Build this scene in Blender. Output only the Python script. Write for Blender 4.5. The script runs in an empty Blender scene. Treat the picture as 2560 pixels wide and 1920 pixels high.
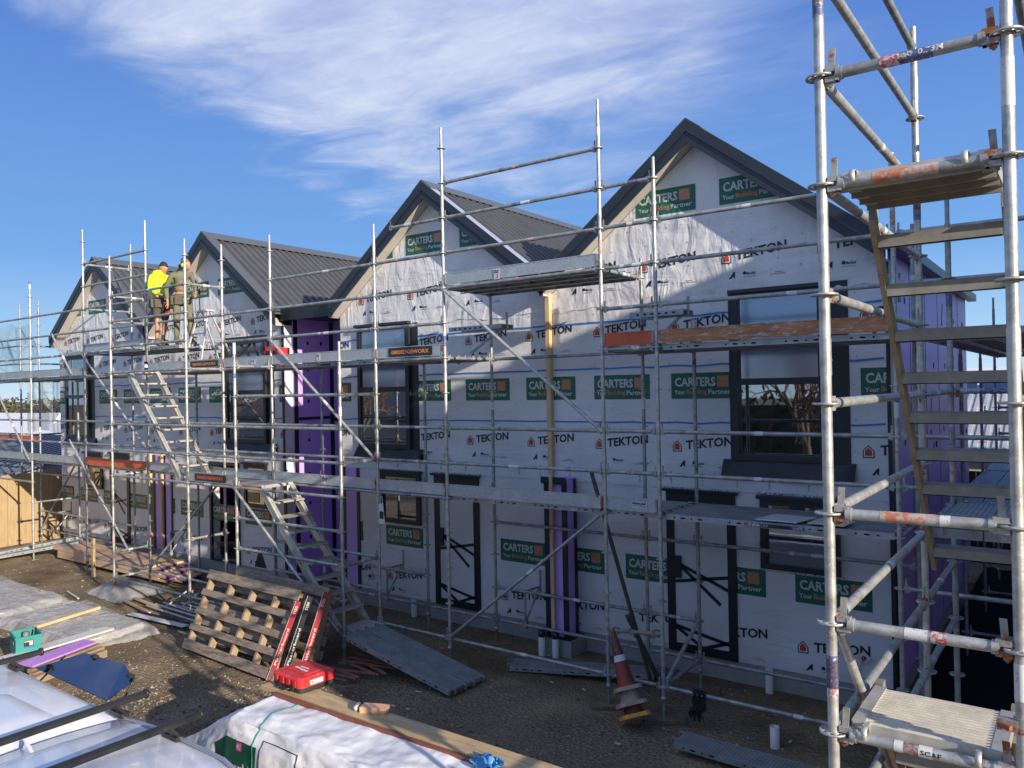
import bpy, bmesh, math, random
from mathutils import Vector, Matrix
from mathutils import noise as mnoise
random.seed(7)
PI = math.pi
scene = bpy.context.scene
C = scene.collection

# ------------------------------------------------------------ camera, sky, sun
CAMP = Vector((7.3825, -8.4858, 3.9103))
cam_d = bpy.data.cameras.new('camera'); cam = bpy.data.objects.new('camera', cam_d); C.objects.link(cam)
Rt = Vector((0.80704612, 0.59018119, -0.01904508)); Dn = Vector((-0.01898968, -0.00629589, -0.99979986)); Fw = Vector((-0.59018298, 0.80724626, 0.00612628))
cam.matrix_world = Matrix(((Rt.x, -Dn.x, -Fw.x, CAMP.x), (Rt.y, -Dn.y, -Fw.y, CAMP.y), (Rt.z, -Dn.z, -Fw.z, CAMP.z), (0, 0, 0, 1)))
cam_d.sensor_fit = 'HORIZONTAL'; cam_d.sensor_width = 36.0; cam_d.lens = 36.0 * 1960.03 / 2560.0
cam_d.clip_start = 0.05; cam_d.clip_end = 2000
scene.camera = cam

SUN = Vector((0.85, -0.23, 0.265)).normalized()
sun_d = bpy.data.lights.new('sun', 'SUN'); sun_d.energy = 5.0; sun_d.angle = math.radians(0.5); sun_d.color = (1.0, 0.87, 0.70)
sun = bpy.data.objects.new('sun', sun_d); C.objects.link(sun)
sun.rotation_euler = SUN.to_track_quat('Z', 'Y').to_euler(); sun.location = (20, -15, 20)

w = bpy.data.worlds.new('World'); scene.world = w; w.use_nodes = True
nt = w.node_tree; nt.nodes.clear()
def WN(t, **k):
    n = nt.nodes.new(t)
    for a, b in k.items(): setattr(n, a, b)
    return n
out = WN('ShaderNodeOutputWorld'); bg = WN('ShaderNodeBackground'); nt.links.new(bg.outputs[0], out.inputs[0])
sky = WN('ShaderNodeTexSky', sky_type='NISHITA', sun_disc=False)
sky.sun_elevation = math.asin(SUN.z); sky.sun_rotation = math.atan2(SUN.x, SUN.y)
sky.altitude = 0; sky.air_density = 1.3; sky.dust_density = 0.25; sky.ozone_density = 3.2
tc = WN('ShaderNodeTexCoord')
def WM(op, a, b=None, c=None):
    n = WN('ShaderNodeMath', operation=op)
    for i, v in enumerate((a, b, c)):
        if v is None: continue
        if isinstance(v, (int, float)): n.inputs[i].default_value = v
        else: nt.links.new(v, n.inputs[i])
    return n.outputs[0]
def WDot(vec):
    n = WN('ShaderNodeVectorMath', operation='DOT_PRODUCT'); nt.links.new(tc.outputs['Generated'], n.inputs[0]); n.inputs[1].default_value = vec
    return n.outputs['Value']
def WRange(v, a, b, lo=0., hi=1.):
    n = WN('ShaderNodeMapRange', interpolation_type='SMOOTHSTEP'); nt.links.new(v, n.inputs[0])
    for i, x in enumerate((a, b, lo, hi)): n.inputs[i + 1].default_value = x
    return n.outputs[0]
# cirrus: noise on a high cloud layer, stretched along the wind, inside a wedge of the sky
sep = WN('ShaderNodeSeparateXYZ'); nt.links.new(tc.outputs['Generated'], sep.inputs[0])
zc = WM('MAXIMUM', sep.outputs[2], 0.05)
cmb = WN('ShaderNodeCombineXYZ'); nt.links.new(WM('DIVIDE', sep.outputs[0], zc), cmb.inputs[0]); nt.links.new(WM('DIVIDE', sep.outputs[1], zc), cmb.inputs[1])
def WNoise(scale, detail, rough, rot, sx, sy, dist=0.):
    mp = WN('ShaderNodeMapping'); nt.links.new(cmb.outputs[0], mp.inputs[0]); mp.inputs['Rotation'].default_value = (0, 0, rot); mp.inputs['Scale'].default_value = (sx, sy, 1)
    n = WN('ShaderNodeTexNoise'); nt.links.new(mp.outputs[0], n.inputs['Vector'])
    n.inputs['Scale'].default_value = scale; n.inputs['Detail'].default_value = detail; n.inputs['Roughness'].default_value = rough; n.inputs['Distortion'].default_value = dist
    return n.outputs['Fac']
big = WNoise(0.9, 3, .5, .5, 1, 1, .3); fib = WNoise(1.9, 8, .55, 2.15, .75, 1.25, .8); fine = WNoise(5.0, 7, .62, 2.3, .7, 1.15, 1.2)
ed = WM('MULTIPLY', WM('SUBTRACT', fib, .5), .16)
m1 = WRange(WM('ADD', WDot((0.501, 0.208, 0.84)), ed), -0.045, 0.05)
m2 = WRange(WM('ADD', WDot((-0.041, -0.339, 0.94)), ed), -0.06, 0.10)
m3 = WRange(WM('ADD', WDot((-0.957, -0.29, 0.02)), ed), -0.16, 0.30)
mask = WM('MULTIPLY', WM('MULTIPLY', m1, m2), m3)
tex = WM('ADD', WM('MULTIPLY', WRange(fib, .25, .75), .52), WM('MULTIPLY', WRange(fine, .28, .78), .24))
tex = WM('ADD', tex, WM('MULTIPLY', WRange(big, .35, .6), .30))
cl = WM('MINIMUM', WM('MULTIPLY', mask, tex), .93)
grad = WN('ShaderNodeValToRGB'); nt.links.new(sep.outputs[2], grad.inputs[0]); ge_ = grad.color_ramp.elements
for i_, (p_, c_) in enumerate(((0., (4.6, 5.9, 6.9)), (.05, (3.0, 4.9, 6.9)), (.16, (1.40, 3.05, 6.1)), (.40, (.80, 1.80, 4.85)), (1., (.5, 1.3, 4.0)))):
    q_ = ge_[i_] if i_ < 2 else ge_.new(p_)
    q_.position = p_; q_.color = (*c_, 1)
away = WRange(WDot((-SUN.x, -SUN.y, 0.0)), -0.93, -0.35)
smx = WN('ShaderNodeMix', data_type='RGBA'); nt.links.new(away, smx.inputs['Factor']); nt.links.new(sky.outputs[0], smx.inputs['A']); nt.links.new(grad.outputs[0], smx.inputs['B'])
mix = WN('ShaderNodeMix', data_type='RGBA'); nt.links.new(cl, mix.inputs['Factor']); nt.links.new(smx.outputs['Result'], mix.inputs['A']); mix.inputs['B'].default_value = (5.5, 5.9, 7.0, 1)
nt.links.new(mix.outputs['Result'], bg.inputs['Color']); bg.inputs['Strength'].default_value = 0.094
scene.view_settings.view_transform = 'Standard'; scene.view_settings.look = 'None'; scene.view_settings.exposure = 0.55; scene.view_settings.gamma = 1
scene.render.engine = 'CYCLES'

# ------------------------------------------------------------ materials
MATS = {}
def mat(name, col, rough=.6, metal=0., var=0., vscale=8., bump=0., bscale=30., spec=.5, stretch=(1, 1, 1), col2=None, c2scale=3., c2lo=.5, c2hi=.62, alpha=1., coords='Object', trans=0., coat=0., detail=5):
    if name in MATS: return MATS[name]
    m = bpy.data.materials.new(name); m.use_nodes = True; t = m.node_tree; b = t.nodes['Principled BSDF']
    b.inputs['Roughness'].default_value = rough; b.inputs['Metallic'].default_value = metal; b.inputs['Specular IOR Level'].default_value = spec
    b.inputs['Alpha'].default_value = alpha; b.inputs['Transmission Weight'].default_value = trans; b.inputs['Coat Weight'].default_value = coat
    b.inputs['Base Color'].default_value = (*col, 1)
    tcn = t.nodes.new('ShaderNodeTexCoord'); mp = t.nodes.new('ShaderNodeMapping'); t.links.new(tcn.outputs[coords], mp.inputs[0]); mp.inputs['Scale'].default_value = stretch
    def nz(s, d=5, r=.6):
        n = t.nodes.new('ShaderNodeTexNoise'); t.links.new(mp.outputs[0], n.inputs['Vector']); n.inputs['Scale'].default_value = s; n.inputs['Detail'].default_value = d; n.inputs['Roughness'].default_value = r
        return n.outputs['Fac']
    src = None
    if var > 0:
        r = t.nodes.new('ShaderNodeValToRGB'); t.links.new(nz(vscale, detail), r.inputs[0])
        r.color_ramp.elements[0].position = .28; r.color_ramp.elements[1].position = .72
        r.color_ramp.elements[0].color = (*[c * (1 - var) for c in col], 1); r.color_ramp.elements[1].color = (*[min(1, c * (1 + var)) for c in col], 1)
        src = r.outputs[0]
    if col2 is not None:
        mx = t.nodes.new('ShaderNodeMix'); mx.data_type = 'RGBA'
        mr = t.nodes.new('ShaderNodeMapRange'); t.links.new(nz(c2scale, 6, .7), mr.inputs[0]); mr.inputs[1].default_value = c2lo; mr.inputs[2].default_value = c2hi
        t.links.new(mr.outputs[0], mx.inputs['Factor'])
        if src: t.links.new(src, mx.inputs['A'])
        else: mx.inputs['A'].default_value = (*col, 1)
        mx.inputs['B'].default_value = (*col2, 1); src = mx.outputs['Result']
    if src: t.links.new(src, b.inputs['Base Color'])
    if bump > 0:
        bn = t.nodes.new('ShaderNodeBump'); bn.inputs['Strength'].default_value = bump; bn.inputs['Distance'].default_value = .02
        t.links.new(nz(bscale, 6), bn.inputs['Height']); t.links.new(bn.outputs[0], b.inputs['Normal'])
    MATS[name] = m; return m

def wrap_mat(name, col, wr=.55):
    """house wrap: white fabric with fine crinkles, soft folds and a faint weave"""
    m = mat(name, col, .42, spec=.45); t = m.node_tree; b = t.nodes['Principled BSDF']
    g = t.nodes.new('ShaderNodeTexCoord').outputs['Object']
    def nz(scale, sc, rot=(0, 0, 0), d=4, dist=0.):
        mp = t.nodes.new('ShaderNodeMapping'); t.links.new(g, mp.inputs[0]); mp.inputs['Scale'].default_value = sc; mp.inputs['Rotation'].default_value = rot
        n = t.nodes.new('ShaderNodeTexNoise'); t.links.new(mp.outputs[0], n.inputs['Vector']); n.inputs['Scale'].default_value = scale; n.inputs['Detail'].default_value = d; n.inputs['Distortion'].default_value = dist
        return n.outputs['Fac']
    def mth(op, a, c):
        n = t.nodes.new('ShaderNodeMath'); n.operation = op
        for i, v in enumerate((a, c)):
            if isinstance(v, (int, float)): n.inputs[i].default_value = v
            else: t.links.new(v, n.inputs[i])
        return n.outputs[0]
    sag = nz(1.0, (.8, 1, 2.6), (0, .35, 0), 3, .6); fold = nz(1.3, (2.6, 1, 1.0), (0, -.6, 0), 3, 1.6); cr = nz(14, (1, 1, 2.5), (0, 0, 0), 5)
    zz = t.nodes.new('ShaderNodeSeparateXYZ'); t.links.new(g, zz.inputs[0])
    upm = t.nodes.new('ShaderNodeMapRange'); t.links.new(zz.outputs[2], upm.inputs[0]); upm.inputs[1].default_value = 4.7; upm.inputs[2].default_value = 5.2; upm.inputs[3].default_value = .18; upm.inputs[4].default_value = 1.
    h = mth('ADD', mth('MULTIPLY', sag, 1.0), mth('MULTIPLY', mth('MULTIPLY', fold, .8), upm.outputs[0]))
    h = mth('ADD', h, mth('MULTIPLY', cr, .05))
    bn = t.nodes.new('ShaderNodeBump'); bn.inputs['Strength'].default_value = wr; bn.inputs['Distance'].default_value = .075
    t.links.new(h, bn.inputs['Height']); t.links.new(bn.outputs[0], b.inputs['Normal'])
    r = t.nodes.new('ShaderNodeValToRGB'); t.links.new(nz(1.3, (1, 1, .6), d=5), r.inputs[0])
    r.color_ramp.elements[0].color = (*[c * .86 for c in col], 1); r.color_ramp.elements[0].position = .3
    r.color_ramp.elements[1].color = (*[min(1, c * 1.06) for c in col], 1); r.color_ramp.elements[1].position = .7
    t.links.new(r.outputs[0], b.inputs['Base Color'])
    return m
WRAP = wrap_mat('house_wrap', (.69, .69, .72))
P_GREEN = wrap_mat('print_green', (.012, .13, .085)); P_BLACK = wrap_mat('print_black', (.022, .026, .035)); P_WHITE = wrap_mat('print_white', (.55, .58, .58)); P_ORANGE = wrap_mat('print_orange', (.50, .22, .11)); P_RED = wrap_mat('print_red', (.50, .06, .035)); P_GREY = wrap_mat('print_grey', (.28, .29, .33)); P_BLUE = wrap_mat('print_blue_tape', (.03, .20, .62))

GALV = mat('galvanised_tube', (.43, .44, .43), .45, .5, var=.38, vscale=14, bump=.08, bscale=60, col2=(.60, .60, .57), c2scale=30, c2lo=.56, c2hi=.70)
GALVD = mat('galvanised_old', (.31, .33, .33), .5, .45, var=.42, vscale=9, bump=.1, bscale=60, col2=(.52, .53, .52), c2scale=22, c2lo=.58, c2hi=.68)
GALVR = mat('galvanised_rusty', (.36, .36, .35), .55, .4, var=.3, vscale=9, bump=.15, bscale=50, col2=(.30, .10, .035), c2scale=7, c2lo=.50, c2hi=.58)
PLANK = mat('steel_plank', (.36, .39, .41), .45, .5, var=.25, vscale=6, bump=.1, bscale=80, col2=(.55, .57, .58), c2scale=12, c2lo=.56, c2hi=.70)
TOEB = mat('galvanised_toe_board', (.40, .44, .46), .48, .5, var=.22, vscale=40, bump=.05, bscale=80, col2=(.58, .61, .62), c2scale=3, c2lo=.5, c2hi=.75)
ALU = mat('aluminium', (.58, .57, .53), .45, .55, var=.15, vscale=10, col2=(.50, .44, .33), c2scale=8, c2lo=.5, c2hi=.8)
ALUD = mat('dusty_aluminium', (.27, .26, .235), .6, .25, var=.2, vscale=12, bump=.05, bscale=40)
ORANGE_TB = mat('orange_toe_board', (.55, .10, .03), .5, 0, var=.2, vscale=5, col2=(.30, .06, .03), c2scale=4, c2lo=.5, c2hi=.8)
ORANGE_W = mat('worn_orange_board', (.40, .17, .07), .55, 0, var=.35, vscale=3, stretch=(1, 1, 4), col2=(.45, .42, .40), c2scale=8, c2lo=.54, c2hi=.62)
HOLE = mat('hole_dark', (.01, .01, .012), .8)
RUST = mat('rust', (.26, .10, .045), .8, 0, var=.4, vscale=25)
ST_W = mat('sticker_white', (.62, .63, .64), .5, var=.1, col2=(.3, .32, .33), c2scale=40, c2lo=.55, c2hi=.65)
ST_R = mat('sticker_red', (.40, .07, .10), .5, var=.1, col2=(.5, .5, .5), c2scale=40, c2lo=.46, c2hi=.54)
ST_B = mat('sticker_blue', (.08, .11, .25), .5, var=.1, col2=(.5, .5, .5), c2scale=50, c2lo=.55, c2hi=.62)
ST_O = mat('orange_paint_mark', (.50, .17, .08), .6, var=.25, col2=(.40, .41, .41), c2scale=26, c2lo=.44, c2hi=.54)
ST_K = mat('black_tape', (.012, .012, .014), .6)
ROOF = mat('roof_sheet', (.090, .092, .100), .42, .2, var=.16, vscale=2.5)
FASCIA = mat('dark_fascia', (.024, .031, .043), .4, .1, var=.08, vscale=3)
RIDGE = mat('ridge_flashing', (.095, .105, .12), .4, .2)
BARGE_STRIP = mat('sunlit_flashing', (.30, .33, .45), .35)  # pale lavender colour paints the sunlit look of one barge flashing
SOFFIT = mat('soffit', (.50, .47, .42), .7, var=.05)
FRAME = mat('window_frame_dark', (.028, .031, .036), .4, .2)
MEMB = mat('black_membrane', (.014, .018, .024), .38, bump=.3, bscale=9)
FOIL = mat('silver_foil_edge', (.6, .6, .62), .35, .7, bump=.5, bscale=60, col2=(.05, .05, .06), c2scale=60, c2lo=.5, c2hi=.55)
PURPLE = mat('purple_board', (.54, .34, .80), .45, var=.05, vscale=2)
CONC = mat('concrete', (.30, .31, .31), .85, var=.12, vscale=5, bump=.15, bscale=25)
PINE = mat('pine_timber', (.52, .36, .20), .65, var=.22, vscale=5, stretch=(1, 9, 9), bump=.05, bscale=30)
PINEY = mat('pine_fresh', (.60, .43, .24), .6, var=.18, vscale=4, stretch=(8, 8, .8))
PINK_T = mat('pinkish_treated_timber', (.52, .37, .26), .65, var=.2, vscale=4, stretch=(.6, 9, 9), bump=.05)
PAINT_END = mat('purple_end_seal', (.06, .02, .13), .6)
OLDW = mat('weathered_pallet_wood', (.27, .215, .16), .85, var=.4, vscale=6, stretch=(1, 6, 6), bump=.3, bscale=18, col2=(.09, .075, .065), c2scale=2.5, c2lo=.52, c2hi=.68)
OLDW2 = mat('pallet_block_wood', (.30, .225, .15), .8, var=.25, vscale=6, bump=.1)
FENCEW = mat('fence_timber', (.36, .26, .14), .75, var=.2, vscale=5, stretch=(6, 6, .8))
def glass_mat(name, tint, fac, base, rough=.015):
    m = bpy.data.materials.new(name); m.use_nodes = True; t = m.node_tree; t.nodes.clear()
    o = t.nodes.new('ShaderNodeOutputMaterial'); mx = t.nodes.new('ShaderNodeMixShader'); g = t.nodes.new('ShaderNodeBsdfGlossy'); d = t.nodes.new('ShaderNodeBsdfDiffuse')
    g.inputs['Color'].default_value = (*tint, 1); g.inputs['Roughness'].default_value = rough; d.inputs['Color'].default_value = (*base, 1); mx.inputs[0].default_value = fac
    t.links.new(d.outputs[0], mx.inputs[1]); t.links.new(g.outputs[0], mx.inputs[2]); t.links.new(mx.outputs[0], o.inputs[0]); MATS[name] = m; return m
GLASS = glass_mat('window_glass', (.75, .82, .9), .42, (.02, .02, .022))
GLASS_F = glass_mat('sky_tinted_glass', (.7, .75, .9), .30, (.085, .105, .16), .12)  # bluish base colour stands in for sky reflected in the upper panes
GLASS_T = glass_mat('tinted_vehicle_glass', (.48, .50, .56), .52, (.01, .012, .018), .02)

# ------------------------------------------------------------ mesh helpers
class MB:
    def __init__(s): s.v = []; s.f = []; s.m = []; s.sm = []; s.mats = []
    def mi(s, m):
        if m not in s.mats: s.mats.append(m)
        return s.mats.index(m)
    def add(s, vs, fs, m, smooth=False):
        o = len(s.v); s.v += [tuple(v) for v in vs]; k = s.mi(m)
        for f in fs: s.f.append(tuple(i + o for i in f)); s.m.append(k); s.sm.append(smooth)
    def box(s, a, b, m):
        x0, y0, z0 = (min(a[i], b[i]) for i in range(3)); x1, y1, z1 = (max(a[i], b[i]) for i in range(3))
        s.add([(x0, y0, z0), (x1, y0, z0), (x1, y1, z0), (x0, y1, z0), (x0, y0, z1), (x1, y0, z1), (x1, y1, z1), (x0, y1, z1)],
              [(3, 2, 1, 0), (4, 5, 6, 7), (0, 1, 5, 4), (1, 2, 6, 5), (2, 3, 7, 6), (3, 0, 4, 7)], m)
    def obox(s, c, ax, ay, az, m):
        """box centred at c with half-axis vectors"""
        c, ax, ay, az = map(Vector, (c, ax, ay, az)); P = []
        for k in (-1, 1):
            for (i, j) in ((-1, -1), (1, -1), (1, 1), (-1, 1)): P.append(c + i * ax + j * ay + k * az)
        s.add(P, [(3, 2, 1, 0), (4, 5, 6, 7), (0, 1, 5, 4), (1, 2, 6, 5), (2, 3, 7, 6), (3, 0, 4, 7)], m)
    def bar(s, p0, p1, wd, ht, m, up=(0, 0, 1)):
        p0, p1 = Vector(p0), Vector(p1); d = (p1 - p0); L = d.length; d.normalize(); u = Vector(up)
        sd = d.cross(u)
        if sd.length < 1e-4: sd = d.cross(Vector((1, 0, 0)))
        sd.normalize(); u = sd.cross(d).normalized()
        s.obox((p0 + p1) / 2, d * L / 2, sd * wd / 2, u * ht / 2, m)
    def tube(s, p0, p1, r, m, n=10, caps=True, r1=None):
        p0, p1 = Vector(p0), Vector(p1); d = (p1 - p0).normalized(); a = d.cross(Vector((0, 0, 1)))
        if a.length < 1e-3: a = d.cross(Vector((1, 0, 0)))
        a.normalize(); b = d.cross(a); r1 = r if r1 is None else r1; P = []
        for p, rr in ((p0, r), (p1, r1)):
            for i in range(n): t = 2 * PI * i / n; P.append(p + rr * (math.cos(t) * a + math.sin(t) * b))
        s.add(P, [(i, (i + 1) % n, n + (i + 1) % n, n + i) for i in range(n)], m, True)
        if caps: s.add(P, [tuple(range(n - 1, -1, -1)), tuple(range(n, 2 * n))], m)
    def lathe(s, prof, c, ax, m, n=14, smooth=True):
        """prof: (r, h) list along axis ax from c"""
        c, d = Vector(c), Vector(ax).normalized(); a = d.cross(Vector((0, 0, 1)))
        if a.length < 1e-3: a = d.cross(Vector((1, 0, 0)))
        a.normalize(); b = d.cross(a); P = []
        for r, h in prof:
            for i in range(n): t = 2 * PI * i / n; P.append(c + d * h + r * (math.cos(t) * a + math.sin(t) * b))
        F = [(j * n + i, j * n + (i + 1) % n, (j + 1) * n + (i + 1) % n, (j + 1) * n + i) for j in range(len(prof) - 1) for i in range(n)]
        s.add(P, F, m, smooth)
    def poly(s, pts, m): s.add(pts, [tuple(range(len(pts)))], m)
    def prism(s, pts, off, m):
        """closed slab: polygon pts extruded by off"""
        n = len(pts); off = Vector(off); P = [Vector(p) for p in pts] + [Vector(p) + off for p in pts]
        s.add(P, [tuple(range(n - 1, -1, -1)), tuple(range(n, 2 * n))] + [(i, (i + 1) % n, n + (i + 1) % n, n + i) for i in range(n)], m)
    def path(s, pts, r, m, n=8):
        for a, b in zip(pts[:-1], pts[1:]): s.tube(a, b, r, m, n)
    def build(s, name, parent=None, label=None):
        me = bpy.data.meshes.new(name); me.from_pydata(s.v, [], s.f)
        for m in s.mats: me.materials.append(m)
        me.polygons.foreach_set('material_index', s.m); me.polygons.foreach_set('use_smooth', s.sm); me.update()
        o = bpy.data.objects.new(name, me); C.objects.link(o)
        if parent: o.parent = parent; o.matrix_parent_inverse = Matrix.Identity(4)
        if label: o['label'] = label
        return o
def localize(o, base):
    """shift a mesh built in world coordinates so that it lies under an empty at base"""
    o.data.transform(Matrix.Translation(-Vector(base)))
ROOTS = {}
def thing(name, label, cat, group=None):
    o = bpy.data.objects.new(name, None); C.objects.link(o); o['label'] = label; o['category'] = cat; o.empty_display_size = .2
    if group: o['group'] = group
    return o
def tag(o, label, cat, group=None):
    o['label'] = label; o['category'] = cat
    if group: o['group'] = group
    return o
def seat(root, base):
    """put a thing's empty at its base, keep its parts where they are"""
    root.location = base
    for ch in root.children:
        ch.location = Vector(ch.location) - Vector(base)

def join_into(dst, src):
    """merge src's mesh into dst (surface pattern belongs to its part)"""
    a, b = dst.data, src.data; mats = [m for m in a.materials]; rm = []
    for m in b.materials:
        if m not in mats: mats.append(m)
        rm.append(mats.index(m))
    n = len(a.vertices); V = [tuple(v.co) for v in a.vertices] + [tuple(v.co) for v in b.vertices]
    F = [tuple(p.vertices) for p in a.polygons] + [tuple(i + n for i in p.vertices) for p in b.polygons]
    MI = [p.material_index for p in a.polygons] + [rm[p.material_index] for p in b.polygons]; SM = [p.use_smooth for p in a.polygons] + [p.use_smooth for p in b.polygons]
    me = bpy.data.meshes.new(a.name); me.from_pydata(V, [], F)
    for m in mats: me.materials.append(m)
    me.polygons.foreach_set('material_index', MI); me.polygons.foreach_set('use_smooth', SM); me.update(); dst.data = me
    bpy.data.objects.remove(src)
# text as flat geometry -------------------------------------------------
_tx = {}
def text_geo(s, bold=.0, space=1.0):
    k = (s, bold, space)
    if k in _tx: return _tx[k]
    cu = bpy.data.curves.new('t', 'FONT'); cu.body = s; cu.size = 1; cu.offset = bold; cu.resolution_u = 2; cu.space_character = space
    o = bpy.data.objects.new('t', cu); C.objects.link(o); bpy.context.view_layer.update()
    me = bpy.data.meshes.new_from_object(o.evaluated_get(bpy.context.evaluated_depsgraph_get()))
    V = [(v.co.x, v.co.y) for v in me.vertices]; F = [tuple(p.vertices) for p in me.polygons]
    bpy.data.objects.remove(o); bpy.data.curves.remove(cu); bpy.data.meshes.remove(me)
    x0 = min(v[0] for v in V); x1 = max(v[0] for v in V); y0 = min(v[1] for v in V); y1 = max(v[1] for v in V)
    V = [((x - x0) / (x1 - x0), (y - y0) / (y1 - y0)) for x, y in V]; _tx[k] = (V, F, (x1 - x0) / (y1 - y0)); return _tx[k]
def put_text(mb, s, org, ex, ey, m, bold=.02, space=1.0, fn=None):
    """text filling the parallelogram org + u*ex + v*ey"""
    V, F, asp = text_geo(s, bold, space); org, ex, ey = Vector(org), Vector(ex), Vector(ey)
    P = [org + ex * u + ey * v for u, v in V] if fn is None else [fn(u, v) for u, v in V]
    mb.add(P, F, m)

# ------------------------------------------------------------ ground
def gz(x, y):
    h = .05 * mnoise.noise(Vector((x * .45, y * .45, 0))) + .02 * mnoise.noise(Vector((x * 1.7, y * 1.7, 3)))
    if y > .9: h *= max(0, 1 - (y - .9) / .5)
    return h - .012
def ground_material():
    m = bpy.data.materials.new('dirt'); m.use_nodes = True; t = m.node_tree; b = t.nodes['Principled BSDF']; b.inputs['Roughness'].default_value = .95; b.inputs['Specular IOR Level'].default_value = .2
    g = t.nodes.new('ShaderNodeTexCoord').outputs['Object']
    def nz(s, d, r=.6):
        n = t.nodes.new('ShaderNodeTexNoise'); t.links.new(g, n.inputs['Vector']); n.inputs['Scale'].default_value = s; n.inputs['Detail'].default_value = d; n.inputs['Roughness'].default_value = r; return n.outputs['Fac']
    def ramp(src, *st):
        r = t.nodes.new('ShaderNodeValToRGB'); t.links.new(src, r.inputs[0]); e = r.color_ramp.elements
        while len(e) < len(st): e.new(.5)
        for q, (p, c) in zip(e, st): q.position = p; q.color = (*c, 1)
        return r.outputs[0]
    a = ramp(nz(.7, 6, .65), (.32, (.11, .083, .055)), (.5, (.225, .170, .108)), (.68, (.38, .29, .18)))
    c = ramp(nz(.45, 4), (.46, (0, 0, 0)), (.62, (.85, .85, .85)))
    gr = ramp(nz(26, 6, .75), (.36, (.11, .09, .068)), (.5, (.25, .205, .145)), (.64, (.42, .36, .27)))
    mx = t.nodes.new('ShaderNodeMix'); mx.data_type = 'RGBA'; t.links.new(c, mx.inputs['Factor']); t.links.new(a, mx.inputs['A']); t.links.new(gr, mx.inputs['B'])
    v = t.nodes.new('ShaderNodeTexVoronoi'); t.links.new(g, v.inputs['Vector']); v.inputs['Scale'].default_value = 22
    m2 = t.nodes.new('ShaderNodeMix'); m2.data_type = 'RGBA'; m2.blend_type = 'MULTIPLY'; m2.inputs['Factor'].default_value = .55
    t.links.new(mx.outputs['Result'], m2.inputs['A']); t.links.new(ramp(nz(60, 5, .8), (.3, (.45, .45, .45)), (.7, (1.35, 1.3, 1.2))), m2.inputs['B']); t.links.new(m2.outputs['Result'], b.inputs['Base Color'])
    bn = t.nodes.new('ShaderNodeBump'); bn.inputs['Strength'].default_value = .8; bn.inputs['Distance'].default_value = .05
    ad = t.nodes.new('ShaderNodeMath'); ad.operation = 'ADD'; t.links.new(nz(18, 8, .75), ad.inputs[0]); t.links.new(v.outputs['Distance'], ad.inputs[1]); t.links.new(ad.outputs[0], bn.inputs['Height']); t.links.new(bn.outputs[0], b.inputs['Normal'])
    return m
DIRT = ground_material()
xs_ = [-400, -150, -60, -30, -22] + [-20 + .25 * i for i in range(0, 125)] + [13, 16, 22, 40, 120, 300]
ys_ = [-200, -60, -25, -14] + [-11 + .25 * i for i in range(0, 53)] + [4, 8, 15, 30, 80, 200, 500]
gv = [(x, y, gz(x, y) if (-20 < x < 11.5 and -11 < y < 2) else -.012) for y in ys_ for x in xs_]
n_ = len(xs_); gf = [(j * n_ + i, j * n_ + i + 1, (j + 1) * n_ + i + 1, (j + 1) * n_ + i) for j in range(len(ys_) - 1) for i in range(n_ - 1)]
g = MB(); g.add(gv, gf, DIRT, True); go = g.build('ground'); go['kind'] = 'structure'
PEB = [mat('pebble_grey', (.24, .22, .19), .9, var=.4, vscale=3), mat('pebble_dark', (.06, .055, .05), .9), mat('pebble_pale', (.34, .31, .26), .9), mat('pebble_tan', (.26, .17, .09), .9)]
pb = MB(); rnd = random.Random(3)
OCT = [(1, 0, 0), (0, 1, 0), (-1, 0, 0), (0, -1, 0), (0, 0, 1)]; OF = [(0, 1, 4), (1, 2, 4), (2, 3, 4), (3, 0, 4)]
for i in range(12500):
    if i < 8000: x = rnd.gauss(-1.0, 2.0); y = rnd.gauss(-3.4, 1.1)
    else: x = rnd.uniform(-13, 7.5); y = rnd.uniform(-4.5, 1.5)
    if y > 1.5 or y < -9: continue
    s = rnd.choice((.008, .011, .015, .02, .028)) * rnd.uniform(.7, 1.2); a = rnd.uniform(0, 6.3); z = gz(x, y)
    pts = []
    for (px, py, pz) in OCT:
        qx = px * s * rnd.uniform(.7, 1.3); qy = py * s * rnd.uniform(.6, 1.1); pts.append((x + qx * math.cos(a) - qy * math.sin(a), y + qx * math.sin(a) + qy * math.cos(a), z - .003 + pz * s * rnd.uniform(.4, .8)))
    pb.add(pts, OF, PEB[rnd.choices((0, 1, 2, 3), (5, 3, 1.3, 2))[0]])
po = pb.build('gravel'); po['kind'] = 'stuff'; tag(po, 'loose gravel and stones scattered over the brown dirt yard', 'gravel')

# ------------------------------------------------------------ the houses
WY = 1.55; FY = 1.33; PEAK = 7.41; SL = .77
UNITS = [(-12.88, 2.42), (-8.04, 2.42), (-1.58, 2.37), (3.165, 2.365)]
YB = 9.2
def ztop(x, xp, drop=.27): return PEAK - drop - SL * abs(x - xp)
def prints_carters(mb, x, z, y=WY):
    a = y - .0035; b_ = y - .0055
    mb.poly([(x, a, z), (x + .90, a, z), (x + .90, a, z + .35), (x, a, z + .35)], P_GREEN)
    put_text(mb, 'CARTERS', (x + .055, b_, z + .165), (.58, 0, 0), (0, 0, .125), P_WHITE, .03)
    mb.poly([(x + .66, b_, z + .155), (x + .815, b_, z + .155), (x + .815, b_, z + .305), (x + .66, b_, z + .305)], P_ORANGE)
    put_text(mb, 'Your', (x + .045, b_, z + .06), (.16, 0, 0), (0, 0, .06), P_WHITE, .02)
    put_text(mb, 'Building', (x + .225, b_, z + .045), (.29, 0, 0), (0, 0, .085), P_ORANGE, .02)
    put_text(mb, 'Partner', (x + .535, b_, z + .06), (.31, 0, 0), (0, 0, .065), P_WHITE, .02)
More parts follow.
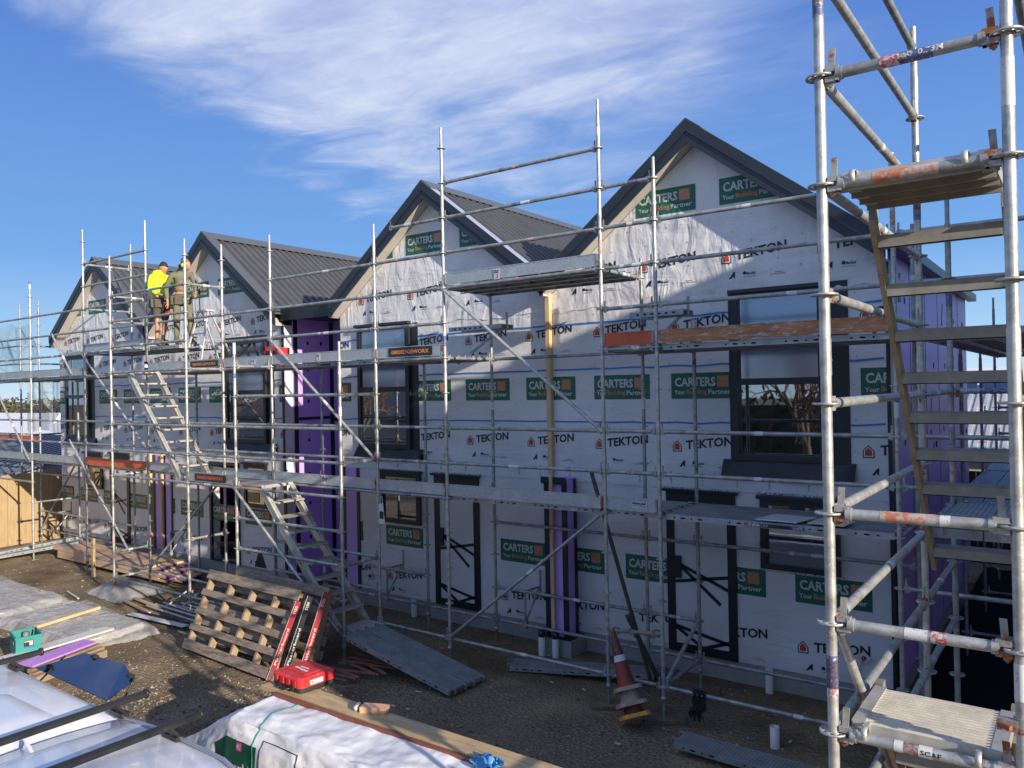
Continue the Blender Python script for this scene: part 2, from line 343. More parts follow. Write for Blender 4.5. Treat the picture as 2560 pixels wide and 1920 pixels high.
def prints_tekton(mb, x, z, y=WY, small=True):
    a = y - .0035; b_ = y - .0055; c_ = y - .0075
    def pent(s, q, yy, m): mb.poly([(x + .07 - q, yy, z + .005 + s), (x + .07 + q, yy, z + .005 + s), (x + .07 + q, yy, z + .09), (x + .07, yy, z + .16 - s * 1.2), (x + .07 - q, yy, z + .09)], m)
    pent(0, .066, a, P_BLACK); pent(.014, .053, b_, WRAP); pent(.026, .040, c_, P_RED)
    put_text(mb, 'TEKTON', (x + .20, b_, z + .035), (.655, 0, .072), (0, 0, .125), P_BLACK, .03)
    if small:
        zz = z - .20
        mb.poly([(x + .10, a, zz), (x + .13, a, zz), (x + .17, a, zz + .05), (x + .165, a, zz + .09)], P_BLACK)
        mb.poly([(x + .155, a, zz + .02), (x + .18, a, zz), (x + .185, a, zz + .09), (x + .172, a, zz + .09)], P_BLACK)
        mb.poly([(x + .29, a, zz + .04), (x + .33, a, zz + .04), (x + .335, a, zz + .07), (x + .31, a, zz + .085), (x + .285, a, zz + .07)], P_BLACK)
        put_text(mb, 'Marshall', (x + .34, a, zz + .035), (.11, 0, 0), (0, 0, .035), P_BLACK, .02)
        mb.poly([(x + .29, a, zz + .008), (x + .45, a, zz + .008), (x + .45, a, zz + .014), (x + .29, a, zz + .014)], P_GREY)
        mb.poly([(x + .70, a, zz + .03), (x + .80, a, zz + .03), (x + .80, a, zz + .04), (x + .70, a, zz + .04)], P_GREY)
        mb.poly([(x + .64, a, zz + .008), (x + .84, a, zz + .008), (x + .84, a, zz + .017), (x + .64, a, zz + .017)], P_GREY)
def clip_prints(mb, name, parent, x0, x1, gables=True, units=()):
    """prints end where the wall ends"""
    o = mb.build(name, parent); me = o.data; bm = bmesh.new(); bm.from_mesh(me)
    def cut(co, no):
        bmesh.ops.bisect_plane(bm, geom=bm.verts[:] + bm.edges[:] + bm.faces[:], plane_co=co, plane_no=no, clear_outer=True, dist=1e-6)
    cut((x0, 0, 0), (-1, 0, 0)); cut((x1, 0, 0), (1, 0, 0))
    if gables:
        for sgn in (1, -1):
            cut((units[0], 0, PEAK - .27), (sgn * SL, 0, 1))
    bm.to_mesh(me); bm.free(); return o

def make_window(house, x0, x1, z0, z1, split=None, film=True, deep=.06, label=None, left=.0, right=.0, glass_up=None, bar=None):
    """frame proud of the wrap, panes set back inside it"""
    t = .075; f = MB(); yf = WY - deep; yb = WY - .012
    f.box((x0, yf, z0), (x0 + t, yb, z1), FRAME); f.box((x1 - t, yf, z0), (x1, yb, z1), FRAME)
    f.box((x0 + t, yf, z0), (x1 - t, yb, z0 + t), FRAME); f.box((x0 + t, yf, z1 - t), (x1 - t, yb, z1), FRAME)
    for (a, b_) in ((x0 + t + .012, x0 + t + .03), (x1 - t - .03, x1 - t - .012)): f.box((a, yf + .02, z0 + t), (b_, yb, z1 - t), FRAME)
    if split: f.box((x0 + t, yf + .004, split), (x1 - t, yb, split + .085), FRAME)
    if bar: f.box((bar, yf + .01, z0 + t), (bar + .05, yb, z1 - t), FRAME)
    fr = f.build('window', house, label)
    for (a, b_, mm) in (((z0 + t, split, GLASS), (split + .085, z1 - t, glass_up or GLASS)) if split else ((z0 + t, z1 - t, glass_up or GLASS),)):
        p = MB(); p.box((x0 + t, yf + .03, a), (x1 - t, yf + .036, b_), mm); p.build('pane', fr)
    h = MB(); h.box((x0 - .03, yf - .05, z1 + .003), (x1 + .03, yb, z1 + .05), FRAME); h.build('head_flashing', fr)
    return fr
def membrane_sill(fr, x0, x1, z1, drop=.23):
    """the dark flashing skirt that hangs below an upper window and curls at its ends"""
    m = MB(); n = 26; P = []
    for j in range(6):
        for i in range(n):
            u = i / (n - 1); v = j / 5; x = x0 + (x1 - x0) * u
            z = z1 - drop * v + .012 * math.sin(u * 9) * v; y = WY - .015 - .07 * v * (1 + .25 * math.sin(u * 13)) - (.05 * v if (u < .05 or u > .95) else 0)
            P.append((x, y, z))
    m.add(P, [(j * n + i, j * n + i + 1, (j + 1) * n + i + 1, (j + 1) * n + i) for j in range(5) for i in range(n - 1)], MEMB, True)
    m.box((x0 + .02, WY - .02, z1 - drop), (x1 - .02, WY - .004, z1), MEMB)
    m.build('sill_membrane', fr)
def tape_strip(fr, x0, x1, z0, z1, y=WY - .010):
    m = MB(); m.box((x0, y, z0), (x1, WY - .001, z1), MEMB); m.build('flashing_tape', fr)
def foil(mb, x0, x1, z, y=WY - .012, h=.03):
    mb.box((x0, y, z), (x1, WY - .001, z + h), FOIL)

def roof_slope(parent, xp, half, side, y0, y1):
    """profiled steel sheet falling from the ridge to one side"""
    xe = xp + side * (half + .02); ze = PEAK - SL * (half + .02); m = MB()
    nrm = Vector((side * SL, 0, 1)).normalized(); e = Vector((side, 0, -SL)); L = (half + .02)
    pts = [(xp, y0, PEAK - .012), (xe, y0, ze - .012), (xe, y1, ze - .012), (xp, y1, PEAK - .012)]
    if side < 0: pts.reverse()
    m.prism(pts, (0, 0, -.03), ROOF)
    y = y0 + .34
    while y < y1 - .05:
        a0 = Vector((xp, y, PEAK)) + e * .12; a1 = Vector((xp, y, PEAK)) + e * L
        c = (a0 + a1) / 2 + nrm * .006; dv = (a1 - a0) / 2
        b0, t0, hh = .030, .014, .026
        P = [];
        for q in (-1, 1):
            for (oy, on) in ((-b0, -.012), (b0, -.012), (t0, hh), (-t0, hh)): P.append(c + dv * q + Vector((0, oy, 0)) + nrm * on)
        m.add(P, [(0, 1, 5, 4), (1, 2, 6, 5), (2, 3, 7, 6), (3, 0, 4, 7), (3, 2, 1, 0), (4, 5, 6, 7)], ROOF)
        y += .19
    r = m.build('roof', parent)
    return r
def rake(parent, xp, half, strip=False, kick=None):
    """barge boards, ridge cap and soffit of one gable"""
    for side in (-1, 1):
        xe = xp + side * (half + .03)
        f = MB()
        def seg(d0, d1, y0, y1, m, x_out=xe):
            pts = [(xp, y0, PEAK - d0), (x_out, y0, PEAK - d0 - SL * abs(x_out - xp)), (x_out, y0, PEAK - d1 - SL * abs(x_out - xp)), (xp, y0, PEAK - d1)]
            f.prism(pts, (0, y1 - y0, 0), m)
        seg(-.03, .125, FY - .045, FY - .012, FASCIA); seg(.128, .27, FY - .03, FY, FASCIA); seg(.150, .165, FY - .037, FY - .0305, FASCIA)
        b = f.build('barge_board', parent)
        s = MB(); pts = [(xp, FY + .002, PEAK - .262), (xe, FY + .002, PEAK - .262 - SL * abs(xe - xp)), (xe, WY - .002, PEAK - .262 - SL * abs(xe - xp)), (xp, WY - .002, PEAK - .262)]
        s.prism(pts, (0, 0, .02), SOFFIT); s.build('soffit', parent)
        # top flashing of the barge
        t = MB(); w = .13 if (strip and side > 0) else .19; mm = BARGE_STRIP if (strip and side > 0) else RIDGE
        nrm = Vector((side * SL, 0, 1)).normalized() * .012
        pts = [Vector((xp, FY - .046, PEAK + .032)), Vector((xe, FY - .046, PEAK + .032 - SL * abs(xe - xp))), Vector((xe, FY + w, PEAK + .032 - SL * abs(xe - xp))), Vector((xp, FY + w, PEAK + .032))]
        t.prism(pts, (0, 0, .008), mm); t.build('barge_flashing', parent)
def ridge_cap(parent, xp):
    m = MB(); 
    for side in (-1, 1):
        pts = [(xp, FY - .048, PEAK + .055), (xp + side * .21, FY - .048, PEAK + .055 - SL * .21), (xp + side * .21, YB, PEAK + .055 - SL * .21), (xp, YB, PEAK + .055)]
        m.prism(pts, (0, 0, -.01), RIDGE)
    m.build('ridge_cap', parent)

def build_house(name, label, units, x0, x1, gcar, gtek, tek_up, lower_car, lower_tek, holes):
    H = thing('townhouse', label, 'house'); walls = []
    # upper wall in one slab per unit, outline follows the soffit
    for (xp, half) in units:
        a, b_ = xp - half, xp + half
        m = MB(); m.prism([(a, WY, 2.53), (b_, WY, 2.53), (b_, WY, ztop(b_, xp)), (xp, WY, ztop(xp, xp) + .0), (a, WY, ztop(a, xp))], (0, .2, 0), WRAP)
        wl = m.build('wall', H); walls.append(wl)
        # sheet lap a little below the eaves
        lap = MB(); n = 60; P = []
        for i in range(n + 1):
            x = a + .01 + (b_ - a - .02) * i / n; zl = 5.06 + .02 * math.sin(x * 5.1) + .012 * math.sin(x * 17)
            P += [(x, WY - .003 - .006 * (1 + math.sin(x * 23)), zl), (x, WY - .002, zl + .07)]
        lap.add(P, [(2 * i, 2 * i + 2, 2 * i + 3, 2 * i + 1) for i in range(n)], WRAP, True); lap.build('wrap_lap', wl)
    m = MB(); xs2 = sorted({x0, x1} | {v for h in holes for v in h[:2]}); 
    for a, b_ in zip(xs2[:-1], xs2[1:]):
        zlo = .27
        for h in holes:
            if h[0] <= a and b_ <= h[1]: m.box((a, WY + .014, h[3]), (b_, WY + .2, 2.528), WRAP); zlo = None
        if zlo: m.box((a, WY + .014, zlo), (b_, WY + .2, 2.528), WRAP)
    low = m.build('lower_wall', H)
    # skirt of the upper wrap with hanging strings and staples
    s = MB(); s.box((x0 + .01, WY + .001, 2.50), (x1 - .01, WY + .012, 2.5295), WRAP)
    x = x0 + .3
    while x < x1:
        s.box((x, WY - .008, 2.56), (x + .014, WY - .001, 2.73), FOIL); x += .38 + .25 * rnd.random()
    s.build('wrap_skirt', H)
    c = MB(); c.box((x0 + .02, WY + .03, -.3), (x1 - .02, WY + .25, .268), CONC); c.build('foundation', H)
    # printing
    for k, (xp, half) in enumerate(units):
        a, b_ = xp - half, xp + half
        p = MB()
        for (x, z) in gcar[k]: prints_carters(p, x, z)
        for (x, z) in gtek[k]: prints_tekton(p, x, z)
        n0 = -0.90 + 1.223 * math.floor((a + .9) / 1.223) - 1.223
        x = n0
        while x < b_:
            prints_carters(p, x, 3.73); prints_tekton(p, x, 3.0); prints_tekton(p, x, 4.64); x += 1.223
        r2 = random.Random(int(xp * 10) + 99)
        for iz in range(10):
            for ix in range(int((b_ - a) / .3)):
                q = a + .15 + ix * .3 + r2.uniform(-.03, .03); zq = 2.7 + iz * .38 + r2.uniform(-.04, .04) + (.15 if ix % 2 else 0)
                p.poly([(q, WY - .004, zq), (q + .011, WY - .004, zq), (q + .011, WY - .004, zq + .02), (q, WY - .004, zq + .02)], P_GREY if r2.random() < .85 else P_RED)
        join_into(walls[k], clip_prints(p, 'wrap_print', H, a + .003, b_ - .003, True, (xp, half)))
    p = MB(); yl = WY + .014
    for x in lower_car: prints_carters(p, x, 1.165, yl)
    for x in lower_tek: prints_tekton(p, x, .53, yl)
    join_into(low, clip_prints(p, 'wrap_print', H, x0 + .01, x1 - .01, False))
    # blue tapes
    for (xp, half) in units:
        a, b_ = xp - half + .05, xp + half - .05
        for z in (3.40, 4.18, 4.86):
            if z > 4.5 and x0 < -6: continue
            t = MB(); n = 14; zo = [z + .012 * math.sin(3 * i + xp) for i in range(n + 1)]
            for i in range(n):
                xa = a + (b_ - a) * i / n; xb = a + (b_ - a) * (i + 1) / n
                t.poly([(xa, WY - .009, zo[i] - .012), (xb, WY - .009, zo[i + 1] - .012), (xb, WY - .009, zo[i + 1] + .012), (xa, WY - .009, zo[i] + .012)], P_BLUE)
            t.build('blue_tape', H)
    for i, (xp, half) in enumerate(units):
        for side in (-1, 1): roof_slope(H, xp, half, side, FY, YB)
        rake(H, xp, half, strip=(abs(xp + 1.58) < .1)); ridge_cap(H, xp)
    return H

CX = lambda start, n: [start + 1.223 * i for i in range(n)]
H1 = build_house('townhouse', 'pair of gabled townhouses in white printed wrap, on the right, with purple end wall', UNITS[2:], -3.95, 5.53,
    [[(-3.43, 6.28), (-2.21, 6.28), (-.98, 6.28)], [(2.28, 6.29), (3.51, 6.29)]],
    [[(-3.43, 5.50), (-2.19, 5.50), (-.97, 5.50)], [(1.09, 5.50), (2.31, 5.50), (3.52, 5.50), (4.74, 5.50)]], None,
    [-4.33 + 1.0 * 0, -2.83, -1.58, -.25, .77, 2.0, 3.12, 4.39], [-4.1, -2.83, -1.58, -.25, .78, 2.0, 3.17, 4.40], [])
H2 = build_house('townhouse', 'pair of gabled townhouses in white printed wrap, on the left behind the two workers', UNITS[:2], -15.30, -5.62,
    [[(-14.95, 6.06), (-13.63, 6.06), (-12.38, 6.06)], [(-10.3, 6.07), (-9.09, 6.07), (-7.85, 6.07)]],
    [[(-15.0, 5.30), (-13.75, 5.30), (-12.5, 5.30), (-11.2, 5.30)], [(-10.3, 5.35), (-9.1, 5.35), (-7.9, 5.35), (-6.7, 5.35)]], None,
    [-15.5, -14.23, -13.02, -11.8, -10.6, -9.46, -8.23, -7.02], [-15.4, -14.15, -13.02, -11.8, -10.6, -9.48, -8.2, -7.0], [(-8.22, -7.25, .27, 2.44)])

# windows of the right house
fr = make_window(H1, 3.66, 4.84, 2.93, 5.09, 3.90, glass_up=GLASS_F)
tape_strip(fr, 4.842, 5.09, 2.93, 5.15); tape_strip(fr, 3.60, 3.658, 2.93, 5.12); membrane_sill(fr, 3.50, 5.15, 2.93)
fr = make_window(H1, -3.44, -2.14, 2.89, 5.08, 3.90, glass_up=GLASS_F)
tape_strip(fr, -2.138, -1.96, 2.89, 5.10); membrane_sill(fr, -3.52, -1.86, 2.89, .2)
fr = make_window(H1, 3.98, 4.95, 1.55, 2.44, None); m = MB(); foil(m, 3.93, 5.0, 2.495, h=.025); foil(m, 3.95, 5.0, 1.515); m.box((3.955, WY - .01, 1.53), (3.975, WY - .001, 1.9), FOIL); m.build('foil_edge', fr)
fr = make_window(H1, -2.90, -1.94, 1.57, 2.46, None); m = MB(); foil(m, -2.95, -1.9, 2.495, h=.025); foil(m, -2.94, -1.88, 1.535); m.build('foil_edge', fr)
# taped door openings, membrane straps crossing white wrap
DPANEL = wrap_mat('door_opening_wrap', (.66, .67, .70), .25)
def taped_door(H, x0, x1, z0=.27, z1=2.46):
    d = MB(); yy = WY - .018; t = .115
    for (a, b_, c_, e) in ((x0, x0 + t, z0, z1), (x1 - t, x1, z0, z1), (x0 + t, x1 - t, z1 - t * 1.2, z1), (x0 + t, x1 - t, z0, z0 + t)):
        d.box((a, yy, c_), (b_, WY - .002 + .014, e), MEMB)
    d.box((x0 - .04, yy - .05, z1 + .002), (x1 + .04, WY, z1 + .035), MEMB)
    for p0, p1 in (((x0 + .1, .62), (x1 - .1, .47)), ((x0 + .12, .60), ((x0 + x1) / 2 + .02, z0 + .09)), ((x1 - .1, .5), ((x0 + x1) / 2, z0 + .09)),
                   ((x0 + .1, 1.50), (x1 - .1, 1.18)), ((x0 + .1, 1.22), (x1 - .1, 1.36)), ((x0 + .1, 1.52), (x1 - .22, .98)),
                   ((x0 + .1, z1 - .3), ((x0 + x1) / 2, z1 - .12)), ((x1 - .1, z1 - .34), ((x0 + x1) / 2, z1 - .12))):
        d.bar((p0[0], yy + .006, p0[1]), (p1[0], yy + .006, p1[1]), .006, .045, MEMB, up=(0, 0, 1))
    d.box((x0 + t, yy - .03, 1.28), (x0 + t + .1, yy, 1.58), MEMB)
    o = d.build('door_opening', H); p = MB(); p.box((x0 + t, WY - .004, z0 + t), (x1 - t, WY + .012, z1 - t), DPANEL); p.build('opening_cover', o)
    f = MB(); foil(f, x0 - .07, x1 + .07, z1 + .038, h=.02); f.build('foil_edge', o)
taped_door(H1, -1.64, -.67); taped_door(H1, 2.66, 3.64)
# purple strips and the party wall pillar
def strip_wall(H, x0, x1, z0, z1, edge=.07, lab=None):
    p = MB(); p.box((x0, WY - .004, z0), (x1, WY + .013, z1), PURPLE); o = p.build('purple_panel', H)
    q = MB(); q.box((x0 - edge, WY - .008, z0), (x0, WY + .012, z1), MEMB); q.box((x1, WY - .008, z0), (x1 + edge, WY + .012, z1), MEMB); q.build('black_tape', o)
strip_wall(H1, -3.86, -3.57, .27, 2.5)
pl = MB(); pl.box((.90, 1.20, .26), (1.20, 1.548, 2.57), PURPLE); po_ = pl.build('pillar', H1)
q = MB()
for (a, b_) in ((.855, .935), (1.165, 1.245)): q.box((a, 1.188, .26), (b_, 1.1985, 2.57), MEMB)
q.box((.83, 1.15, 2.50), (1.25, 1.187, 2.60), MEMB)
for (a, b_) in ((1.189, 1.27), (1.46, 1.53)): q.box((1.2015, a, .26), (1.211, b_, 2.55), MEMB)
for (a, b_) in ((1.189, 1.27),): q.box((.889, a, .26), (.8985, b_, 2.57), MEMB)
q.build('black_tape', po_)
q = MB(); q.box((.74, 1.13, -.1), (1.32, 1.54, .235), CONC); q.box((.76, 1.15, .236), (1.29, 1.53, .262), MEMB); q.build('plinth', po_)
q = MB(); q.box((.90, 1.10, .03), (.96, 1.145, 5.45), PINEY); q.box((.75, 1.50, 2.6), (.83, 1.545, 5.42), PINEY)
bat = MB(); bat.box((.76, 1.46, 2.60), (.83, 1.543, 5.40), PINEY); bat.build('timber_batten', H1)
bat2 = MB(); bat2.bar((1.02, 1.145, .27), (1.02, 1.145, 2.62), .05, .045, PINEY, up=(0, 1, 0)); bat2.build('timber_batten', H1)
# purple end wall facing the side scaffold
e = MB(); e.box((5.50, WY + .2005, 0.27), (5.53, 9.0, 5.50), PURPLE); ew = e.build('purple_end_wall', H1)
e = MB(); 
for y in (2.95, 4.15, 5.35, 6.55, 7.75): e.box((5.5305, y, .28), (5.534, y + .012, 5.48), HOLE)
for y, z in [(2.2, 4.9), (2.6, 3.4), (3.4, 4.7), (4.5, 3.3), (5.8, 4.8), (6.9, 3.4)]: e.bar((5.534, y, z), (5.534, y + .12, z + .35), .006, .05, MEMB, up=(0, 0, 1))
for i in range(34): 
    y = rnd.uniform(1.9, 8.8); z = rnd.choice((2.9, 3.1, 3.9, 4.1, 4.9)); e.box((5.531, y, z), (5.537, y + .03, z + .09), HOLE)
e.box((5.531, 1.56, .27), (5.540, 1.72, 5.35), MEMB); e.build('black_tape', ew)
e = MB(); e.box((5.535, 1.553, .27), (5.30, 1.546, .30), MEMB); e.box((5.50, WY - .006, .27), (5.546, WY + .19, 5.33), MEMB); e.build('corner_tape', H1)
# eaves gutter on the right
e = MB(); ge = 3.165 + 2.365
e.box((ge + .03, FY - .04, 5.44), (ge + .17, YB, 5.455), FASCIA); e.box((ge + .155, FY - .04, 5.455), (ge + .17, YB, 5.57), RIDGE); e.box((ge + .03, FY - .04, 5.455), (ge + .042, YB, 5.55), FASCIA); e.build('gutter', H1)
# recess between the pairs
R = MB(); R.box((-5.62, WY + .202, 0), (-5.60, 2.8, 5.42), PURPLE); rp = R.build('recess_side_wall', H2)
e = MB(); e.box((-5.599, 1.76, .0), (-5.592, 1.86, 5.4), MEMB); e.box((-5.599, 2.70, 0), (-5.590, 2.80, 5.4), MEMB)
for z in (1.0, 2.2, 3.35, 4.5): e.box((-5.599, 1.87, z), (-5.594, 2.69, z + .06), MEMB) if z == 3.35 else None
for y in (2.1, 2.45):
    for z in (.9, 1.6, 2.2, 2.9, 3.7, 4.35, 4.9): e.box((-5.599, y, z), (-5.594, y + .05, z + .07), HOLE)
e.build('black_tape', rp)
R = MB(); R.box((-5.60, 2.80, 0), (-3.75, 2.84, 5.42), PURPLE); rb = R.build('recess_back_wall', H1)
e = MB(); e.box((-5.59, 2.79, 3.3), (-3.75, 2.798, 3.37), MEMB); e.box((-4.75, 2.792, 0), (-4.68, 2.7985, 5.4), MEMB); e.build('black_tape', rb)
R = MB(); R.box((-3.97, WY + .21, 0), (-3.952, 2.79, 5.42), PURPLE); R.build('recess_side_wall', H1)
R = MB(); R.box((-5.60, FY + .15, 5.42), (-3.96, 2.84, 5.50), MEMB); R.box((-5.60, FY + .13, 5.36), (-3.96, FY + .148, 5.62), MEMB); R.box((-5.59, FY + .2, 5.505), (-3.97, YB, 5.53), RIDGE)
R.build('recess_canopy', H1)
R = MB(); R.box((-5.70, WY - .008, .27), (-5.625, WY + .19, 5.42), MEMB); R.box((-3.975, WY - .008, .27), (-3.94, WY + .2, 5.40), MEMB); R.build('corner_tape', H1)
# bodies behind the facades so that nothing is open
for H, a, b_ in ((H1, -3.9, 5.498), (H2, -15.28, -5.64)):
    m = MB()
    m.box((a, 9.0, .0), (b_, 9.1, 5.3), WRAP); m.box((a, WY + .21, 0), (a + .02, 9.0, 5.3), PURPLE); m.box((a, WY + .22, 2.44), (b_, 8.99, 2.54), CONC); m.box((a, WY + .22, 0.0), (b_, 8.99, .2), CONC); m.build('back_wall', H)
# windows of the left house
fr = make_window(H2, -7.56, -6.17, 2.88, 5.06, 3.90, glass_up=GLASS_F); tape_strip(fr, -6.168, -5.95, 2.88, 5.08); membrane_sill(fr, -7.66, -5.86, 2.88, .22)
fr = make_window(H2, -14.88, -13.62, 2.84, 4.98, 3.88); tape_strip(fr, -13.618, -13.38, 2.84, 5.0); membrane_sill(fr, -14.95, -13.25, 2.84, .2)
WOODV = mat('timber_seen_inside', (.50, .33, .17), .7, var=.2, vscale=4, stretch=(1, 1, 5))
for (a, b_) in ((-13.88, -12.98), (-6.96, -6.20)):
    fr = make_window(H2, a, b_, 1.54, 2.43, None, glass_up=GLASS); m = MB(); m.box((a + .11, WY - .04, 1.65), (a + .5, WY - .034, 2.05), WOODV); m.build('propped_board', fr)
    m = MB(); foil(m, a - .04, b_ + .04, 2.475, h=.02); foil(m, a - .04, b_ + .04, 1.51, h=.025); m.build('foil_edge', fr)
taped_door(H2, -12.62, -11.70)
strip_wall(H2, -10.50, -10.20, .27, 2.5, .1); strip_wall(H2, -10.06, -9.85, .27, 2.5, .06)
m = MB(); m.box((-10.72, WY - .06, .27), (-10.65, WY - .002, 2.52), PINEY); m.box((-10.2, WY - .06, .27), (-10.14, WY - .002, 2.52), PINEY); m.build('timber_batten', H2)
m = MB()
for a, b_ in ((-8.27, -8.20), (-7.27, -7.20)): m.box((a, WY - .03, .27), (b_, WY + .02, 2.44), FRAME)
m.box((-8.20, WY - .03, 2.37), (-7.27, WY + .02, 2.44), FRAME); m.box((-8.20, WY - .03, .27), (-7.27, WY + .02, .31), FRAME); do = m.build('doorway', H2)
m = MB(); m.bar((-7.29, WY + .03, 1.32), (-7.29, WY + .85, 1.32), .04, 2.1, FRAME); m.build('open_door', do)
m = MB(); m.poly([(-6.72, WY + .005, .30), (-6.32, WY + .005, .30), (-6.50, WY + .005, .66), (-6.56, WY + .005, .66)], MEMB); m.build('membrane_patch', H2)

# ------------------------------------------------------------ scaffold parts
def ring(mb, c, m, near=False):
    c = Vector(c)
    if near:
        mb.lathe([(.053, -.005), (.062, -.005), (.062, .005), (.053, .005), (.053, -.005)], c, (0, 0, 1), m, 28)
        mb.lathe([(.024, -.004), (.034, -.004), (.034, .004), (.024, .004)], c, (0, 0, 1), m, 20)
        for i in range(8):
            a = PI / 8 + i * PI / 4; d = Vector((math.cos(a), math.sin(a), 0)); mb.bar(c + d * .03, c + d * .056, .012, .008, m)
    else:
        mb.lathe([(.024, -.0045), (.061, -.0045), (.061, .0045), (.024, .0045)], c, (0, 0, 1), m, 12, False)
def make_standard(root, x, y, zt, z0=0., off=.37, m=None, near=False, spigot=True, stick=None, base=True, name='standard', seedv=0):
    mb = MB(); m = m or GALV; n = 20 if near else 10; rr = random.Random(int((x * 31 + y * 57) * 10) + seedv)
    zb = z0 + (.26 if base else 0); top = zt - (.22 if spigot else 0)
    lev = [off + .5 * k for k in range(-8, 30)]; lev = [z for z in lev if zb < z < top + .01]
    mb.tube((x, y, zb), (x, y, top), .0242, m, n)
    if spigot: mb.tube((x, y, top), (x, y, zt), .019, m, n)
    for z in lev:
        ring(mb, (x, y, z), m, near)
    for z in lev[3::4]:
        mb.tube((x, y, z + .13), (x, y, z + .30), .0262, m, n)
        mb.tube((x - .028, y - .0, z + .2), (x + .028, y, z + .2), .005, m, 6)
    if base:
        mb.tube((x, y, z0 + .01), (x, y, zb), .018, RUST if rr.random() < .5 else GALVD, 8)
        mb.lathe([(.0, 0), (.036, 0), (.036, .05), (.0, .05)], (x, y, zb - .04), (0, 0, 1), RUST if rr.random() < .3 else GALVD, 8)
        mb.box((x - .07, y - .07, z0 + .002), (x + .07, y + .07, z0 + .011), RUST if rr.random() < .4 else GALVD)
    for (za, zb2, mm) in (stick or []): mb.tube((x, y, za), (x, y, zb2), .0252, mm, n, False)
    if stick is None:
        for j in range(rr.choice((0, 1, 1, 2))):
            if not lev: break
            z = rr.choice(lev) + rr.uniform(.08, .25); mm = rr.choice((ST_W, ST_W, ST_B, ST_O, ST_W)); h = rr.uniform(.06, .16)
            mb.tube((x, y, z), (x, y, z + h), .0252, mm, n, False)
            if rr.random() < .6: mb.tube((x, y, z + h), (x, y, z + h + .05), .0253, rr.choice((ST_W, ST_B, ST_R)), n, False)
    return mb.build(name, root)
def make_ledger(root, p0, p1, m=None, near=False, name='ledger', marks=True, wedge=True, r=.0242, marklist=None):
    p0, p1 = Vector(p0), Vector(p1); d = (p1 - p0).normalized(); L = (p1 - p0).length; mb = MB(); m = m or GALVD; n = 20 if near else 9
    a, b = p0 + d * .085, p1 - d * .085
    mb.tube(a, b, r, m, n)
    up = Vector((0, 0, 1)); sd = d.cross(up).normalized()
    if wedge:
        for (q, s) in ((p0, 1), (p1, -1)):
            e = d * s
            if near:
                mb.tube(q + e * .075, q + e * .10, .030, m, 16)
                for hz in (.022, -.022): mb.obox(q + e * .055 + up * hz, e * .028, sd * .018, up * .012, GALVR)
                mb.obox(q + e * .078, e * .008, sd * .019, up * .034, GALVR)
                P = q + e * .052 + up * .035; mb.obox(P, e * .014 + up * .0, sd * .0035, up * .085 + e * .006, GALVR)
                mb.tube(q + e * .045 - up * .05 - sd * .006, q + e * .045 - up * .05 + sd * .006, .008, GALVR, 8)
            else:
                mb.obox(q + e * .062, e * .026, sd * .016, up * .032, m); mb.obox(q + e * .05 + up * .03, e * .010, sd * .003, up * .075, GALVR)
    rr = random.Random(int(abs(p0.x * 71 + p0.z * 37 + p1.y * 13) * 10))
    if marklist is not None:
        for (t, l, mm) in marklist: c0 = p0 + d * L * t; mb.tube(c0, c0 + d * l, r + .0012, mm, n, False)
    elif marks and L > .6:
        for j in range(rr.choice((0, 1, 1, 2))):
            t = rr.uniform(.35, .6); c0 = p0 + d * L * t; mb.tube(c0, c0 + d * rr.uniform(.05, .16), r + .001, rr.choice((ST_W, ST_W, ST_W, ST_R, ST_B)), n, False)
    return mb.build(name, root)
def make_brace(root, p0, p1, m=None, near=False, name='brace'):
    p0, p1 = Vector(p0), Vector(p1); mb = MB(); d = (p1 - p0).normalized(); n = 18 if near else 9; m = m or GALV
    mb.tube(p0 + d * .08, p1 - d * .08, .0235, m, n); sd = d.cross(Vector((0, 1, 0))).normalized()
    for q, s in ((p0, 1), (p1, -1)): mb.obox(q + d * s * .05, d * .05, Vector((0, .006, 0)), sd * .020, m)
    L = (p1 - p0).length
    mb.tube(p0 + d * L * .55, p0 + d * (L * .55 + .12), .0245, ST_W, n, False)
    return mb.build(name, root)
DKTOP = mat('deck_top_perforated', (.32, .35, .37), .5, .45, var=.25, vscale=5, bump=.2, bscale=60)
def dimple_mat():
    m = DKTOP; t = m.node_tree; b = t.nodes['Principled BSDF']; g = t.nodes.new('ShaderNodeTexCoord').outputs['UV']
    v = t.nodes.new('ShaderNodeTexVoronoi'); v.inputs['Scale'].default_value = 1.0; v.inputs['Randomness'].default_value = 0.0; t.links.new(g, v.inputs['Vector'])
    r = t.nodes.new('ShaderNodeMapRange'); r.inputs[1].default_value = .16; r.inputs[2].default_value = .30; t.links.new(v.outputs['Distance'], r.inputs[0])
    mx = t.nodes.new('ShaderNodeMix'); mx.data_type = 'RGBA'; t.links.new(r.outputs[0], mx.inputs['Factor']); mx.inputs['A'].default_value = (.07, .075, .08, 1)
    old = b.inputs['Base Color'].links[0].from_socket; t.links.new(old, mx.inputs['B']); t.links.new(mx.outputs['Result'], b.inputs['Base Color'])
    bn = t.nodes.new('ShaderNodeBump'); bn.inputs['Strength'].default_value = .7; bn.inputs['Distance'].default_value = .01; t.links.new(r.outputs[0], bn.inputs['Height']); t.links.new(bn.outputs[0], b.inputs['Normal'])
dimple_mat()
